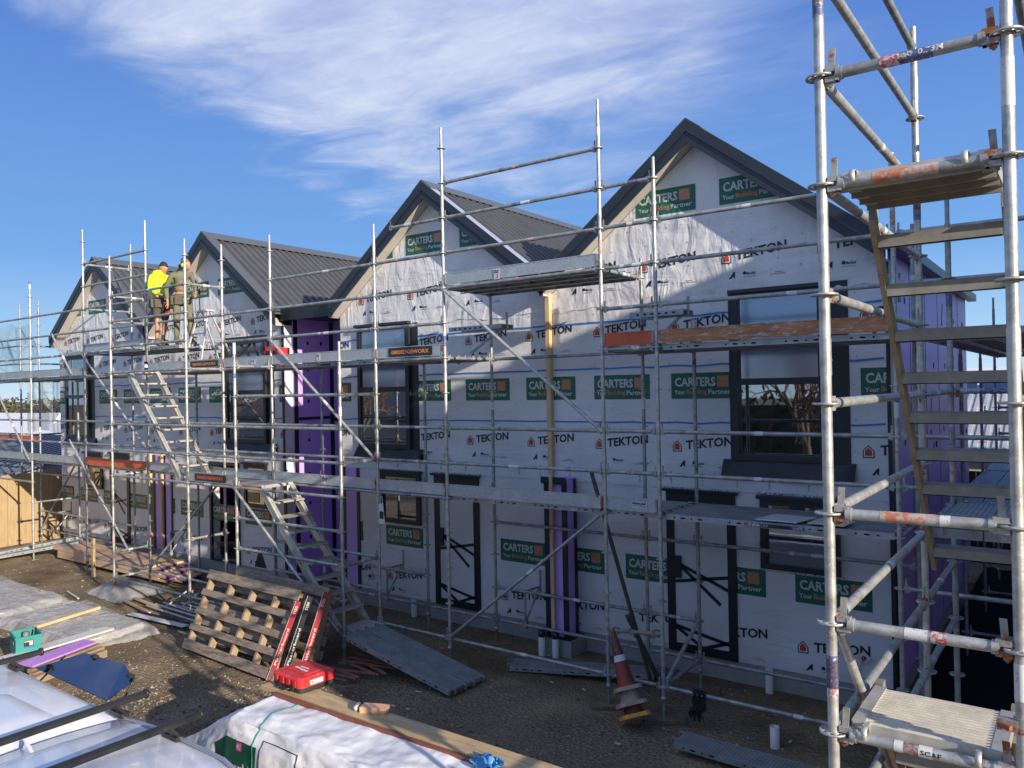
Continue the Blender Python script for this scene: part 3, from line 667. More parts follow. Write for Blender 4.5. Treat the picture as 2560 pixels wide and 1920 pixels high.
def plank(mb, p0, p1, wd=.32, nrm=(0, 0, 1), th=.065, holes=True):
    """steel plank: folded channel sides, punched holes, perforated top; p0-p1 is the centreline of its top"""
    p0, p1, nrm = Vector(p0), Vector(p1), Vector(nrm).normalized(); d = (p1 - p0).normalized(); L = (p1 - p0).length; s = d.cross(nrm).normalized(); h = wd / 2
    a0, a1 = p0 + d * .05, p1 - d * .05
    o = len(mb.v)
    mb.obox((a0 + a1) / 2 - nrm * .004, d * (L / 2 - .05), s * (h - .004), nrm * .003, DKTOP)
    for q in (-1, 1):
        mb.obox((a0 + a1) / 2 + s * q * (h - .003) - nrm * th / 2, d * (L / 2 - .05), s * .003, nrm * th / 2, PLANK)
        mb.obox((a0 + a1) / 2 + s * q * (h - .016) - nrm * (th - .003), d * (L / 2 - .05), s * .012, nrm * .0025, PLANK)
        if holes:
            t = .16; k = 0
            while t < L - .15:
                w_ = .034 if k % 2 else .013
                c = p0 + d * t + s * q * (h + .0008) - nrm * (th * .55)
                P = [c + d * (w_ * math.cos(i * PI / 4)) + nrm * (.011 * math.sin(i * PI / 4)) for i in range(8)]
                if q < 0: P.reverse()
                mb.poly(P, HOLE); t += .105 if k % 4 != 3 else .35; k += 1
    for t in [L * i / 6 for i in range(1, 6)]:      # stiffeners seen from below
        mb.obox(p0 + d * t - nrm * (th * .5), d * .004, s * (h - .008), nrm * .02, PLANK)
    for e in (p0, p1):                               # end caps and claws
        sg = 1 if e is p0 else -1
        mb.obox(e + d * sg * .052 - nrm * th * .5, d * .004, s * (h - .004), nrm * th * .5, PLANK)
        for q in (-.3, .3):
            c = e + s * q * wd; mb.obox(c + d * sg * .03 + nrm * .012, d * .035, s * .012, nrm * .006, PLANK); mb.obox(c + nrm * -.012, d * .006, s * .012, nrm * .028, PLANK)
    return mb
def uvfix(o, sc=27.):
    """planar map along the plank so that the perforation rows follow it"""
    me = o.data; uv = me.uv_layers.new(name='UVMap'); co = [v.co for v in me.vertices]
    for p in me.polygons:
        mi = me.materials[p.material_index]
        if mi.name != 'deck_top_perforated': continue
        vs = [co[i] for i in p.vertices]; e = [(vs[(i + 1) % len(vs)] - vs[i]) for i in range(len(vs))]; u = max(e, key=lambda q: q.length).normalized(); n = p.normal; w_ = n.cross(u)
        for li in p.loop_indices:
            c = co[me.loops[li].vertex_index]; uv.data[li].uv = (c.dot(u) * sc, c.dot(w_) * sc * 1.0)
def deck_x(root, x0, x1, y0, y1, z, n=3, name='deck'):
    """planks spanning along x between transoms"""
    wd = (y1 - y0 - .08) / n
    for i in range(n):
        mb = MB(); y = y0 + .04 + wd * (i + .5); plank(mb, (x0, y, z + .03), (x1, y, z + .03), min(.32, wd - .008)); o = mb.build(name, root); uvfix(o)
def deck_y(root, y0, y1, x0, x1, z, n=3, name='deck'):
    wd = (x1 - x0 - .08) / n
    for i in range(n):
        mb = MB(); x = x0 + .04 + wd * (i + .5); plank(mb, (x, y0, z + .03), (x, y1, z + .03), min(.32, wd - .008)); o = mb.build(name, root); uvfix(o)
def toe(root, p0, p1, z, m=None, h=.15, label=None):
    m = m or TOEB; p0, p1 = Vector((*p0, z + .045)), Vector((*p1, z + .045)); d = (p1 - p0).normalized(); mb = MB()
    up = Vector((0, 0, h)); mb.bar(p0 + d * .05 + up / 2, p1 - d * .05 + up / 2, .012, h, m); mb.bar(p0 + d * .05 + up, p1 - d * .05 + up, .022, .012, m); mb.bar(p0 + d * .05, p1 - d * .05, .022, .012, m)
    for e, s in ((p0, 1), (p1, -1)): mb.obox(e + d * s * .04 + up / 2, d * .012, d.cross(up).normalized() * .012, up * .46, GALVR)
    return mb.build('toe_board', root, label)
def sign(parent, x0, x1, z0, z1, y, s, col):
    mb = MB(); mb.box((x0, y, z0), (x1, y - .004, z1), SIGNK); w_ = x1 - x0; h = z1 - z0
    put_text(mb, s, (x0 + w_ * .07, y - .0055, z0 + h * .26), (w_ * .86, 0, 0), (0, 0, h * .46), col, .02); return mb.build('sign', parent)
SIGNK = mat('sign_black', (.02, .02, .022), .45, var=.3, vscale=20); SIGNO = mat('sign_orange', (.75, .27, .07), .5); SIGNR = mat('sign_red_orange', (.65, .12, .05), .5)
FXP = dict(P=-15.45, O=-13.30, G=-10.62, F=-8.0, E=-5.38, D=-3.965, C=-1.405, A=0., B=2.57, H=3.305, M=5.875, N=8.445)
ZK = lambda k: .37 + .5 * k
NB = 1.09; SR = -.73

S1 = thing('facade_scaffold', 'long galvanised tube scaffold with decks and guard rails along the front of the white townhouses', 'scaffold')
TOPS = dict(P=6.2, O=6.66, G=7.64, F=7.48, E=6.66, D=6.65, C=6.48, A=7.67, B=7.47, H=6.62, M=6.15, N=6.3)
for n_k, x in FXP.items():
    make_standard(S1, x, 0, TOPS[n_k], z0=max(-.02, gz(x, 0) if x > -14 else -.02))
TOPN = dict(P=6.55, O=4.4, G=7.47, F=4.62, E=4.42, D=4.42, C=4.42, A=5.40, B=5.64, H=4.45, M=5.64)
for n_k in 'POGFEDCABHM': make_standard(S1, FXP[n_k], NB, TOPN[n_k], z0=-.01, m=GALVD, spigot=n_k in 'PGBM')
ORD = 'POGFEDCABHMN'
LF = {'PO': (3, 5, 6, 9, 10, 11), 'OG': (5, 6, 9, 10, 11), 'GF': (0, 5, 6, 8, 10, 11, 12, 13), 'FE': (0, 5, 6, 8, 10), 'ED': (0, 5, 6, 8, 9, 10), 'DC': (1, 2, 4, 5, 6, 9, 10, 11),
      'CA': (0, 4, 5, 6, 8, 9, 10, 11), 'AB': (0, 5, 6, 10, 11, 12, 13), 'BH': (0, 5, 6, 8, 9, 10, 11, 12), 'HM': (0, 5, 6, 9, 10, 11), 'MN': (3, 5, 6, 9, 10)}
for k, lv in LF.items():
    for l in lv: make_ledger(S1, (FXP[k[0]], 0, ZK(l)), (FXP[k[1]], 0, ZK(l)))
LN = {'PO': (0, 1, 3), 'OG': (0, 1), 'DC': (0, 1), 'CA': (0,), 'AB': (0, 1, 3, 8), 'BH': (0, 1, 3, 8), 'HM': (0, 3)}
for k, lv in LN.items():
    for l in lv: make_ledger(S1, (FXP[k[0]], NB, ZK(l)), (FXP[k[1]], NB, ZK(l)))
TR_ = {'O': (2, 4, 8), 'G': (4, 8, 11, 13), 'F': (4, 8, 9), 'E': (4, 8), 'D': (4, 8), 'C': (4, 8), 'A': (4, 8, 10), 'B': (4, 8, 10), 'H': (0, 4, 8), 'M': (0, 4, 8)}
for k, lv in TR_.items():
    for l in lv: make_ledger(S1, (FXP[k], 0, ZK(l)), (FXP[k], NB, ZK(l)), name='transom')
make_ledger(S1, (0, 0, ZK(12)), (-1.09, 0, ZK(12)), name='ledger')
for (k, l) in (('PO', 4), ('PO', 8), ('OG', 4), ('OG', 8), ('GF', 4), ('GF', 9), ('FE', 4), ('FE', 8), ('ED', 4), ('ED', 8), ('DC', 4), ('DC', 8), ('CA', 4), ('CA', 8), ('AB', 4), ('AB', 10), ('BH', 4), ('BH', 8), ('HM', 4), ('HM', 8), ('MN', 8)):
    deck_x(S1, FXP[k[0]], FXP[k[1]], 0, NB, ZK(l))
TB_ = [('PO', 4, None), ('OG', 4, None), ('GF', 4, ORANGE_TB), ('FE', 4, None), ('ED', 4, None), ('DC', 4, None), ('CA', 4, None), ('AB', 4, None), ('BH', 4, None), ('PO', 8, None), ('OG', 8, None), ('GF', 9, None),
       ('FE', 8, None), ('ED', 8, None), ('DC', 8, None), ('CA', 8, None), ('AB', 10, None), ('BH', 8, ORANGE_TB), ('HM', 8, ORANGE_W)]
tbo = {}
for k, l, m_ in TB_:
    tbo[k + str(l)] = toe(S1, (FXP[k[0]], -.012), (FXP[k[1]], -.012), ZK(l), m_, label={ORANGE_TB: 'orange painted toe board', ORANGE_W: 'worn orange toe board with scraped paint'}.get(m_))
sign(tbo['CA8'], -1.10, -.22, 4.425, 4.555, -.026, '0800EDGEWORX', SIGNO); sign(tbo['FE8'], -6.38, -5.50, 4.43, 4.545, -.026, '0800EDGEWORX', SIGNO)
def label_patch(parent, x, z, y=-.026, w_=.09, h=.13):
    mb = MB(); mb.box((x, y, z), (x + w_, y - .003, z + h), ST_W); mb.box((x + .008, y - .003, z + h * .55), (x + w_ - .008, y - .0045, z + h - .01), ST_B)
    mb.box((x + w_ * .45, y - .003, z + .01), (x + w_ - .01, y - .0045, z + h * .5), ST_R)
    for i in range(3): mb.box((x + .008, y - .003, z + .012 + i * .018), (x + w_ * .4, y - .0045, z + .018 + i * .018), ST_R)
    mb.build('label', parent)
label_patch(tbo['AB10'], .93, 5.40, h=.14); label_patch(tbo['DC8'], -2.75, 4.43, h=.11); label_patch(tbo['ED8'], -4.5, 4.43, w_=.12, h=.08); label_patch(tbo['DC4'], -2.68, 2.43, h=.13); label_patch(tbo['BH4'], 2.95, 2.45, w_=.2, h=.08)
make_brace(S1, (0, -.05, ZK(10)), (2.57, -.05, ZK(6))); make_brace(S1, (FXP['D'], -.05, ZK(9)), (FXP['C'], -.05, ZK(5))); make_brace(S1, (FXP['G'], -.05, ZK(9)), (FXP['F'], -.05, ZK(5)))
make_brace(S1, (0, -.05, ZK(0)), (2.57, -.05, ZK(4)), GALVD); make_brace(S1, (FXP['F'], -.05, ZK(0)), (FXP['E'], -.05, ZK(4)), GALVD); make_brace(S1, (FXP['P'], -.05, ZK(8)), (FXP['O'], -.05, ZK(4)))
make_brace(S1, (-11.25, -.06, 2.95), (-8.55, -.06, .55)); make_brace(S1, (FXP['G'] - 1.45, -.05, 5.4), (FXP['G'] - .45, -.05, 4.4)) ; make_brace(S1, (FXP['O'], NB, ZK(4)), (FXP['P'], NB, ZK(0)), GALVD)
# hop-up brackets on the inside of two standards
def hopup(x, y0, z, ln=.72, along=True):
    mb = MB(); d = Vector((1, 0, 0)) if along else Vector((0, 1, 0)); p = Vector((x, y0, z))
    for s in (-.15, .15):
        q = Vector((0, 1, 0)) * s if along else Vector((1, 0, 0)) * s
        mb.bar(p + q + Vector((0, 0, -.03)), p + q + d * ln + Vector((0, 0, -.03)), .02, .065, PLANK)
    mb.obox(p + d * ln / 2, d * ln / 2, (Vector((0, 1, 0)) if along else Vector((1, 0, 0))) * .155, Vector((0, 0, .004)), DKTOP)
    for t in [.12 + .1 * i for i in range(6)]:
        c = p + d * t + Vector((0, -.163, -.03)) if along else p; mb.obox(c, d * .018, Vector((0, .0012, 0)), Vector((0, 0, .011)), HOLE)
    mb.bar(p + d * ln * .9 + Vector((0, 0, -.05)), p + d * .04 + Vector((0, 0, -.55)), .03, .03, GALVD); mb.tube(p + d * ln + Vector((0, 0, -.06)), p + d * ln + Vector((0, 0, .18)), .02, GALVD, 8)
    o = mb.build('hop_up_bracket', S1); uvfix(o)
hopup(-.55, .9, ZK(9), 1.0); hopup(2.57, .9, ZK(9), .75)
SOLE = mat('dirty_sole_board', (.17, .13, .09), .9, var=.3, vscale=6)
# makers' strips on the deck edges
def strip(x0, x1, z, y=.0335):
    mb = MB(); w_ = x1 - x0; mb.box((x0, y, z), (x1, y - .0015, z + .036), SIGNK); mb.box((x0, y - .0015, z), (x0 + w_ * .26, y - .0025, z + .036), ST_R); mb.box((x0 + w_ * .8, y - .0015, z), (x1, y - .0025, z + .036), ST_B)
    put_text(mb, 'SCAF', (x0 + w_ * .22, y - .004, z + .009), (w_ * .2, 0, 0), (0, 0, .02), ST_W, .02); put_text(mb, '2.57M', (x0 + w_ * .83, y - .004, z + .009), (w_ * .14, 0, 0), (0, 0, .02), ST_W, .02); mb.build('label', S1)
strip(4.30, 4.95, 2.345); strip(-3.0, -2.35, 4.345)
# base boards under the feet
for k in 'GFABHM':
    for yy in (0, NB):
        mb = MB(); x = FXP[k]; a = .3 + .5 * rnd.random(); mb.obox((x, yy, -.008), (.24 * math.cos(a), .24 * math.sin(a), 0), (-.11 * math.sin(a), .11 * math.cos(a), 0), (0, 0, .02), SOLE); mb.build('sole_board', S1)
# swivel tubes low down between H and M
mb = MB(); mb.tube((3.305, .02, .37), (3.305, 1.09, .9), .0242, GALV, 10); mb.build('raking_tube', S1)
mb = MB(); mb.tube((2.15, .85, .62), (3.25, .1, .95), .0242, GALV, 10)
for t in (.1, .45, .9): c = Vector((2.15, .85, .62)).lerp(Vector((3.25, .1, .95)), t); mb.obox(c, (.035, 0, 0), (0, .035, 0), (0, 0, .04), GALVR)
mb.build('raking_tube', S1)
# small tie frames near the wall (ledger-to-wall brackets)
def tie_frame(x, z, y=NB):
    mb = MB(); mb.tube((x, y, z), (x, y, z + .52), .017, GALVD, 8); mb.tube((x, y, z + .5), (x + .02, y + .38, z + .5), .017, GALVD, 8); mb.tube((x, y, z + .04), (x + .02, y + .36, z + .5), .017, GALVD, 8)
    mb.tube((x + .02, y + .38, z + .3), (x + .02, y + .38, z + .75), .017, GALVD, 8); mb.obox((x, y, z), (.03, 0, 0), (0, .03, 0), (0, 0, .05), GALVR); mb.build('tie_bracket', S1)
tie_frame(.55, ZK(0)); tie_frame(-14.6, ZK(0)); tie_frame(-2.35, ZK(0)); tie_frame(-9.1, ZK(0))

# stair bay in front of the facade scaffold
S2 = thing('stair_scaffold', 'narrow scaffold bay with two aluminium stair flights in front of the facade scaffold', 'scaffold')
for k, zt in (('F', 6.66), ('E', 6.66), ('D', 4.65), ('C', 4.65)): make_standard(S2, FXP[k], SR, zt, z0=gz(FXP[k], SR), stick=[(5.75, 5.9, ST_R), (5.9, 6.0, ST_W), (1.0, 1.2, ST_O)] if k == 'F' else None)
for k, lv in (('FE', (0, 4, 5, 6, 7, 8, 9, 10, 11)), ('ED', (0, 1, 4, 5, 6)), ('DC', (1, 2, 3, 4, 5, 6, 7))):
    for l in lv: make_ledger(S2, (FXP[k[0]], SR, ZK(l)), (FXP[k[1]], SR, ZK(l)))
for k, lv in (('F', (0, 1, 4, 8, 9, 10, 11)), ('E', (0, 2, 4, 8, 11)), ('D', (0, 4, 8)), ('C', (0, 2, 5, 7))):
    for l in lv: make_ledger(S2, (FXP[k], SR, ZK(l)), (FXP[k], 0, ZK(l)), name='transom')
make_brace(S2, (FXP['D'], SR - .05, ZK(4)), (FXP['C'], SR - .05, ZK(0)))
deck_x(S2, FXP['E'], FXP['D'], SR, 0, ZK(4), 2)
t_ = toe(S2, (FXP['E'], SR - .012), (FXP['D'], SR - .012), ZK(4)); sign(t_, -5.12, -4.22, 2.43, 2.55, SR - .026, '0800EDGEWORX', SIGNR)
def stair(root, x0, z0, x1, z1, ya, yb, n=9):
    """flight falling along x; two stringers and channel treads"""
    mb = MB(); st = None; d = Vector((x1 - x0, 0, z1 - z0)).normalized()
    for y in (ya, yb):
        s = MB(); s.bar((x0, y, z0 - .05), (x1, y, z1 - .05), .03, .16, ALU, up=(0, 0, 1)); s.bar((x0, y - .02, z0 + .025), (x1, y - .02, z1 + .025), .05, .012, ALU); o = s.build('stringer', root)
        if y == ya:
            s2 = MB(); q = Vector((x0, y - .016, z0 - .05)) + d * 1.15; s2.bar(q, q + d * .35, .003, .10, ST_R); s2.build('label', o)
    s = MB(); s.box((x0 - .62, ya, z0 - .02), (x0 + .06, yb, z0 + .03), ALU); s.box((x0 - .6, ya - .004, z0 - .05), (x0 - .0, ya, z0 + .0), ORANGE_TB if z0 < 3 else ALU); s.build('landing', root)
    s = MB(); s.box((x1 - .02, ya, z1 - .05), (x1 + .42, yb, z1 - .01), ALU); s.build('landing', root)
    for i in range(1, n):
        t = i / n; x = x0 + (x1 - x0) * t; z = z0 + (z1 - z0) * t; s = MB()
        s.box((x - .02, ya + .016, z - .028), (x + .17, yb - .016, z), ALU)
        for k_ in range(4): s.box((x - .01 + k_ * .045, ya + .017, z), (x + .012 + k_ * .045, yb - .017, z + .004), ALUD)
        s.build('tread', root)
stair(S2, -7.45, 4.37, -5.72, 2.42, -.64, -.09)
stair(S2, -3.38, 2.40, -1.62, .42, -.64, -.09)

# access tower close to the camera, on the right
S3 = thing('access_tower', 'tall narrow scaffold tower with timber sided stairs, nearest the camera at the right', 'scaffold')
TX0, TX1, TY0, TY1, TY2 = 6.4215, 7.1515, -4.7266, -2.1566, -.59
OFT = 2.3145
ZT = lambda k: OFT + .5 * k
def st(k, a, b, mm): return (ZT(k) + a, ZT(k) + b, mm)
make_standard(S3, TX0, TY0, 6.6, off=OFT - 2., near=True, spigot=False, stick=[st(6, .28, .40, ST_B), st(6, .34, .42, ST_R), st(1, -.34, -.17, ST_R), st(1, -.30, -.15, ST_B)])
make_standard(S3, TX1, TY0, 6.6, off=OFT - 2., near=True, spigot=False, stick=[st(0, .3, .45, ST_W), st(5, .2, .4, ST_W)])
make_standard(S3, TX0, TY1, 6.48, off=OFT - 2., near=True, stick=[st(6, -.24, -.08, ST_B), st(6, -.2, -.1, ST_R), st(1, .3, .48, ST_R), st(1, .2, .32, ST_B)])
make_standard(S3, TX1, TY1, 7.6, off=OFT - 2., near=True, m=GALVR, stick=[st(5, .1, .5, ST_O)])
make_standard(S3, TX0, TY2, 5.52, off=OFT - 2., near=True, m=GALVD, stick=[st(4, .25, .42, ST_B), st(1, .1, .4, ST_O)])
make_standard(S3, TX1, TY2, 5.5, off=OFT - 2., near=True, m=GALVD)
lg = {}
for l, mk in ((6, [(.35, .10, ST_R), (.46, .13, ST_B)]), (5, [(.3, .26, ST_O)]), (2, [(.3, .22, ST_O), (.62, .04, ST_W)]), (1, [(.42, .09, ST_W), (.56, .06, ST_R)]), (0, [(.35, .15, ST_W), (.4, .06, ST_R)])):
    lg[l] = make_ledger(S3, (TX0, TY0, ZT(l)), (TX1, TY0, ZT(l)), GALVD if l > 4 else GALV, True, marklist=mk)
mb = MB(); yq = TY0 - .0258
def on_tube(x0, w_, zc, h):
    def fn(u, v):
        a = (v - .5) * h / .0256 + .15; return (x0 + u * w_, TY0 - .0262 * math.cos(a), zc + .0262 * math.sin(a))
    return fn
put_text(mb, '0.73M', None or (0, 0, 0), (0, 0, 0), (0, 0, 0), ST_W, .02, fn=on_tube(TX0 + .41, .095, ZT(6), .026))
put_text(mb, 'SCAF', (0, 0, 0), (0, 0, 0), (0, 0, 0), ST_W, .02, fn=on_tube(TX0 + .33, .06, ZT(6) - .002, .018)); mb.build('label', lg[6])
mb = MB(); put_text(mb, 'SCAF', (0, 0, 0), (0, 0, 0), (0, 0, 0), ST_K, .02, fn=on_tube(TX0 + .36, .08, ZT(0), .02)); mb.build('label', lg[0])
for l in range(-1, 8):
    if l == 5: pass
    make_ledger(S3, (TX0, TY0, ZT(l)), (TX0, TY1, ZT(l)), GALV if l > 0 else GALVD, True, marklist=[(.5, .07, ST_W), (.62, .06, ST_R)] if l in (6, 5, 1) else [])
for l in (8,): make_ledger(S3, (TX0, TY1, ZT(8)), (TX0, TY0, ZT(8)), GALVD, True, marklist=[])
for l in (-1, 0, 1, 2, 3): make_ledger(S3, (TX0, TY1, ZT(l)), (TX0, TY2, ZT(l)), GALVD, True, marklist=[(.4, .1, ST_W)])
for l in (-1, 3, 7): make_ledger(S3, (TX1, TY0, ZT(l)), (TX1, TY1, ZT(l)), GALVD, True, marklist=[])
for l in (-2, 1, 3, 6): make_ledger(S3, (TX0, TY1, ZT(l)), (TX1, TY1, ZT(l)), GALVD, True, marklist=[]) if l in (-2,) else None
for l in (1, 3): make_ledger(S3, (TX0, TY2, ZT(l)), (TX1, TY2, ZT(l)), GALVD, True, marklist=[(.3, .2, ST_B)])
make_brace(S3, (TX0 + .02, TY0, ZT(1)), (TX0 + .02, TY1 - .1, .35), GALV, True)
# top landing seen from below, lower landing seen from above
SIDEW = mat('timber_stringer', (.33, .25, .165), .8, var=.25, vscale=5, bump=.1, stretch=(1, 2, 2), col2=(.12, .09, .06), c2scale=9, c2lo=.6, c2hi=.7)
ALUL = mat('ribbed_landing_metal', (.62, .58, .49), .6, .1, var=.18, vscale=9, bump=.05)
def landing(z, y0, y1):
    mb = MB(); a, b_ = TX0 + .075, TX1 - .065
    mb.box((a, y0, z + .012), (b_, y1, z + .028), ALUL)
    n = 15
    for i in range(n):
        yy = y0 + .01 + (y1 - y0 - .02) * i / n; mb.box((a + .05, yy, z + .028), (b_ - .05, yy + .012, z + .034), ALUL)
    for (p, q) in ((a - .006, a + .05), (b_ - .05, b_ + .006)): mb.box((p, y0 - .003, z - .02), (q, y1 + .003, z + .036), ALU)
    for i in range(4): yy = y0 + .03 + i * (y1 - y0 - .06) / 3; mb.box((a, yy - .008, z - .045), (b_, yy + .008, z + .011), ALUD)
    mb.box((a, y0 - .006, z - .05), (b_, y0, z + .03), ALU)
    for xx in (a + .06, b_ - .09): 
        mb.lathe([(.028, -.012), (.034, -.012), (.034, .012), (.028, .012)], (xx, TY0, z - .0), (1, 0, 0), ALU, 16); mb.bar((xx, TY0 - .0, z + .03), (xx, y0 + .01, z + .03), .024, .008, ALU)
    return mb.build('landing', S3)
landing(ZT(0) + .02, TY0 + .045, TY0 + .53); landing(ZT(5) + .02, TY0 + .045, TY0 + .60)
def tower_stair(ztop_, y_top, y_bot, zbot, n):
    mb = MB(); xa, xb = TX0 + .085, TX1 - .06
    for x, nm in ((xa, 1), (xb, -1)):
        s = MB(); s.bar((x, y_top, ztop_ - .10), (x, y_bot, zbot - .10), .028, .10, SIDEW, up=(0, 0, 1)); o = s.build('stringer', S3)
        s = MB(); s.obox((x, y_top + .02, ztop_ - .05), (.018, 0, 0), (0, .03, 0), (0, 0, .07), ALUD); s.build('hook_bracket', o)
    for i in range(n):
        t = (i + .6) / n; y = y_top + (y_bot - y_top) * t; z = ztop_ + (zbot - ztop_) * t - .05; s = MB()
        s.box((xa + .016, y - .085, z - .006), (xb - .016, y + .085, z + .004), ALUD)
        s.box((xa + .016, y - .085, z - .062), (xb - .016, y - .080, z - .006), ALUD); s.box((xa + .016, y - .085, z - .062), (xb - .016, y - .06, z - .057), ALUD)
        s.box((xa + .016, y + .080, z - .040), (xb - .016, y + .085, z - .006), ALUD)
        for k_ in range(6): s.box((xa + .017, y - .07 + k_ * .024, z + .004), (xb - .017, y - .058 + k_ * .024, z + .008), ALUD)
        s.build('tread', S3)
tower_stair(4.86, -4.08, -2.30, 2.72, 9); tower_stair(2.36, -4.16, -2.35, .40, 8)
deck_y(S3, TY1, TY2, TX0, TX1, ZT(1), 2)
mb = MB(); mb.tube((TX1, TY0, ZT(1) - .33), (TX1, TY0, ZT(1) - .27), .031, GALVR, 16); mb.obox((TX1 - .05, TY0 - .02, ZT(1) - .30), (.035, 0, 0), (0, .02, 0), (0, 0, .022), GALVR); mb.tube((TX1 - .08, TY0 - .035, ZT(1) - .30), (TX1 - .035, TY0 - .06, ZT(1) - .30), .012, RUST, 8); mb.build('clamp', S3)

# side scaffold that returns along the purple end wall
S4 = thing('side_scaffold', 'dark scaffold with two deck levels along the purple end wall, behind the tower', 'scaffold')
RX0, RX1 = 5.95, 7.04; RY = (1.6, 4.17, 6.74, 9.31)
for y in RY[1:]:
    for x in (RX0 + .02, RX1): make_standard(S4, x, y, 4.5 if y < 9 else 5.5, z0=-.01, m=GALVD)
for y in (RY[0],): make_standard(S4, RX1, y, 4.6, z0=-.01, m=GALVD)
prev = 1.09
for a, b_ in ((1.6, 4.17), (4.17, 6.74), (6.74, 9.31)):
    for l in (0, 4, 6, 8): make_ledger(S4, (RX1, a, ZK(l)), (RX1, b_, ZK(l)))
    for l in (4, 8): deck_y(S4, a if a > 1.6 else 1.15, b_, RX0, RX1, ZK(l))
for y in RY[1:]:
    for l in (0, 4, 6, 8) + ((5, 9) if y > 9 else ()): make_ledger(S4, (RX0 + .02, y, ZK(l)), (RX1, y, ZK(l)), name='transom')
for l in (5, 6, 9): make_ledger(S4, (RX1, 9.31, ZK(l)), (RX1 + 2.57, 9.31, ZK(l)))
make_standard(S4, RX1 + 2.57, 9.31, 5.2, z0=-.01, m=GALVD)

# ------------------------------------------------------------ fence, neighbours, trees
def fence():
    r = thing('timber_fence', 'pale timber paling fence at the left edge, partly lit by the sun', 'fence')
    y = -9.; i = 0; mb = MB()
    while y < 6:
        h = 1.86 + .02 * math.sin(i * 1.7) + (.03 if y > .9 else 0); mb.box((-15.83 - .006 * (i % 2), y, -.1), (-15.81 - .006 * (i % 2), y + .142, h), FENCEW); y += .147; i += 1
    mb.build('palings', r)
    m = MB(); m.box((-15.93, -9, .4), (-15.84, 6, .48), FENCEW); m.box((-15.93, -9, 1.5), (-15.84, 6, 1.58), FENCEW); m.build('rail', r)
    for k in range(7): m = MB(); m.box((-16.02, -8.8 + k * 2.4, -.1), (-15.93, -8.7 + k * 2.4, 1.8), FENCEW); m.build('post', r)
fence()
WHITEM = mat('white_metal_roof', (.72, .74, .76), .5, var=.05, vscale=1); BRICK = mat('brick', (.36, .13, .08), .85, var=.25, vscale=6, stretch=(1, 1, 6)); BLUEW = mat('pale_blue_wall', (.42, .50, .58), .7); GREYR = mat('dark_grey_roof', (.10, .115, .13), .5, var=.1); CREAM = mat('cream_wall', (.55, .50, .42), .8); PANEL = mat('solar_cell', (.03, .035, .05), .2, .3)
CORR = mat('weathered_corrugated_roof', (.40, .42, .43), .6, var=.2, vscale=3)
def gable_house(label, x0, x1, y0, y1, ze, zr, axis, wall, roof, rib=0., endw=None, over=.3, wins=()):
    r = thing('neighbouring_house', label, 'house'); m = MB(); ew = endw or wall
    m.box((x0, y0, -.1), (x1, y1, ze), wall)
    o = m.build('wall', r); m = MB()
    if axis == 'x':
        ym = (y0 + y1) / 2
        for x in (x0, x1): m.prism([(x - .02 if x == x0 else x - .1, y0, ze), (x - .02 if x == x0 else x - .1, y1, ze), (x - .02 if x == x0 else x - .1, ym, zr - .05)], (.12, 0, 0), ew)
        m.box((x1 - .01, y0, -.1), (x1 + .02, y1, ze), ew)
    m.build('gable', r)
    for s in (-1, 1):
        m = MB()
        if axis == 'x':
            ym = (y0 + y1) / 2; ye = (y0 - over) if s < 0 else (y1 + over); sl = (zr - ze) / (ym - y0); zz = ze - sl * over
            P = [(x0 - over, ym, zr), (x1 + over, ym, zr), (x1 + over, ye, zz), (x0 - over, ye, zz)]
            if s < 0: P.reverse()
            m.prism(P, (0, 0, .06), roof)
            if rib:
                x = x0
                while x < x1: m.bar((x, ym, zr + .062), (x, ye, zz + .062), rib * .45, .04, roof); x += rib
            m.bar((x0 - over, ye, zz + .0), (x1 + over, ye, zz + .0), .08, .14, GREYR if roof != GREYR else roof)
        else:
            xm = (x0 + x1) / 2; xe = (x0 - over) if s < 0 else (x1 + over); sl = (zr - ze) / (xm - x0); zz = ze - sl * over
            P = [(xm, y0 + (xm - x0) * .8, zr), (xm, y1 - (xm - x0) * .8, zr), (xe, y1 + over, zz), (xe, y0 - over, zz)]
            m.prism(P, (0, 0, .06), roof)
        m.build('roof', r)
    if axis != 'x':
        xm = (x0 + x1) / 2
        for (ya, yb) in ((y0 - over, y0 + (xm - x0) * .8), (y1 + over, y1 - (xm - x0) * .8)):
            m = MB(); m.prism([(x0 - over, ya, zz), (x1 + over, ya, zz), (xm, yb, zr)], (0, 0, .06), roof); m.build('roof', r)
    for (xa, ya, xb, yb, za, zb) in wins:
        m = MB(); m.box((xa, ya, za), (xb, yb, zb), GLASS); m.build('window', r)
    return r
gable_house('neighbouring house with white metal roof and brick gable, beyond the fence at the far left', -70, -34.5, 9, 13.6, 1.35, 3.0, 'x', CREAM, WHITEM, 0., BRICK, wins=[(-60, 8.97, -58, 9.02, .5, 1.1)])
m = MB(); m.prism([(-36.5, 10.4, 2.3), (-36.5, 11.4, 2.3), (-36.5, 10.9, 3.1)], (-1.6, 0, 0), WHITEM); o = m.build('roof_dormer', bpy.data.objects['neighbouring_house'])
m = MB(); m.box((-35.8, 11.2, 2.6), (-35.4, 11.6, 3.5), CREAM); m.build('chimney', bpy.data.objects['neighbouring_house'])
gable_house('low neighbouring shed with pale blue walls and dark grey roof, just beyond the timber fence', -34, -18.6, 1.5, 8.5, 1.62, 2.45, 'x', BLUEW, GREYR, .4)
nb = gable_house('neighbouring house with corrugated white metal roof, seen through the right hand scaffold tower', 3.2, 14, 13.6, 20, 2.30, 3.45, 'x', CREAM, CORR, .20, wins=[(8, 13.58, 9.2, 13.62, 1., 1.8)])
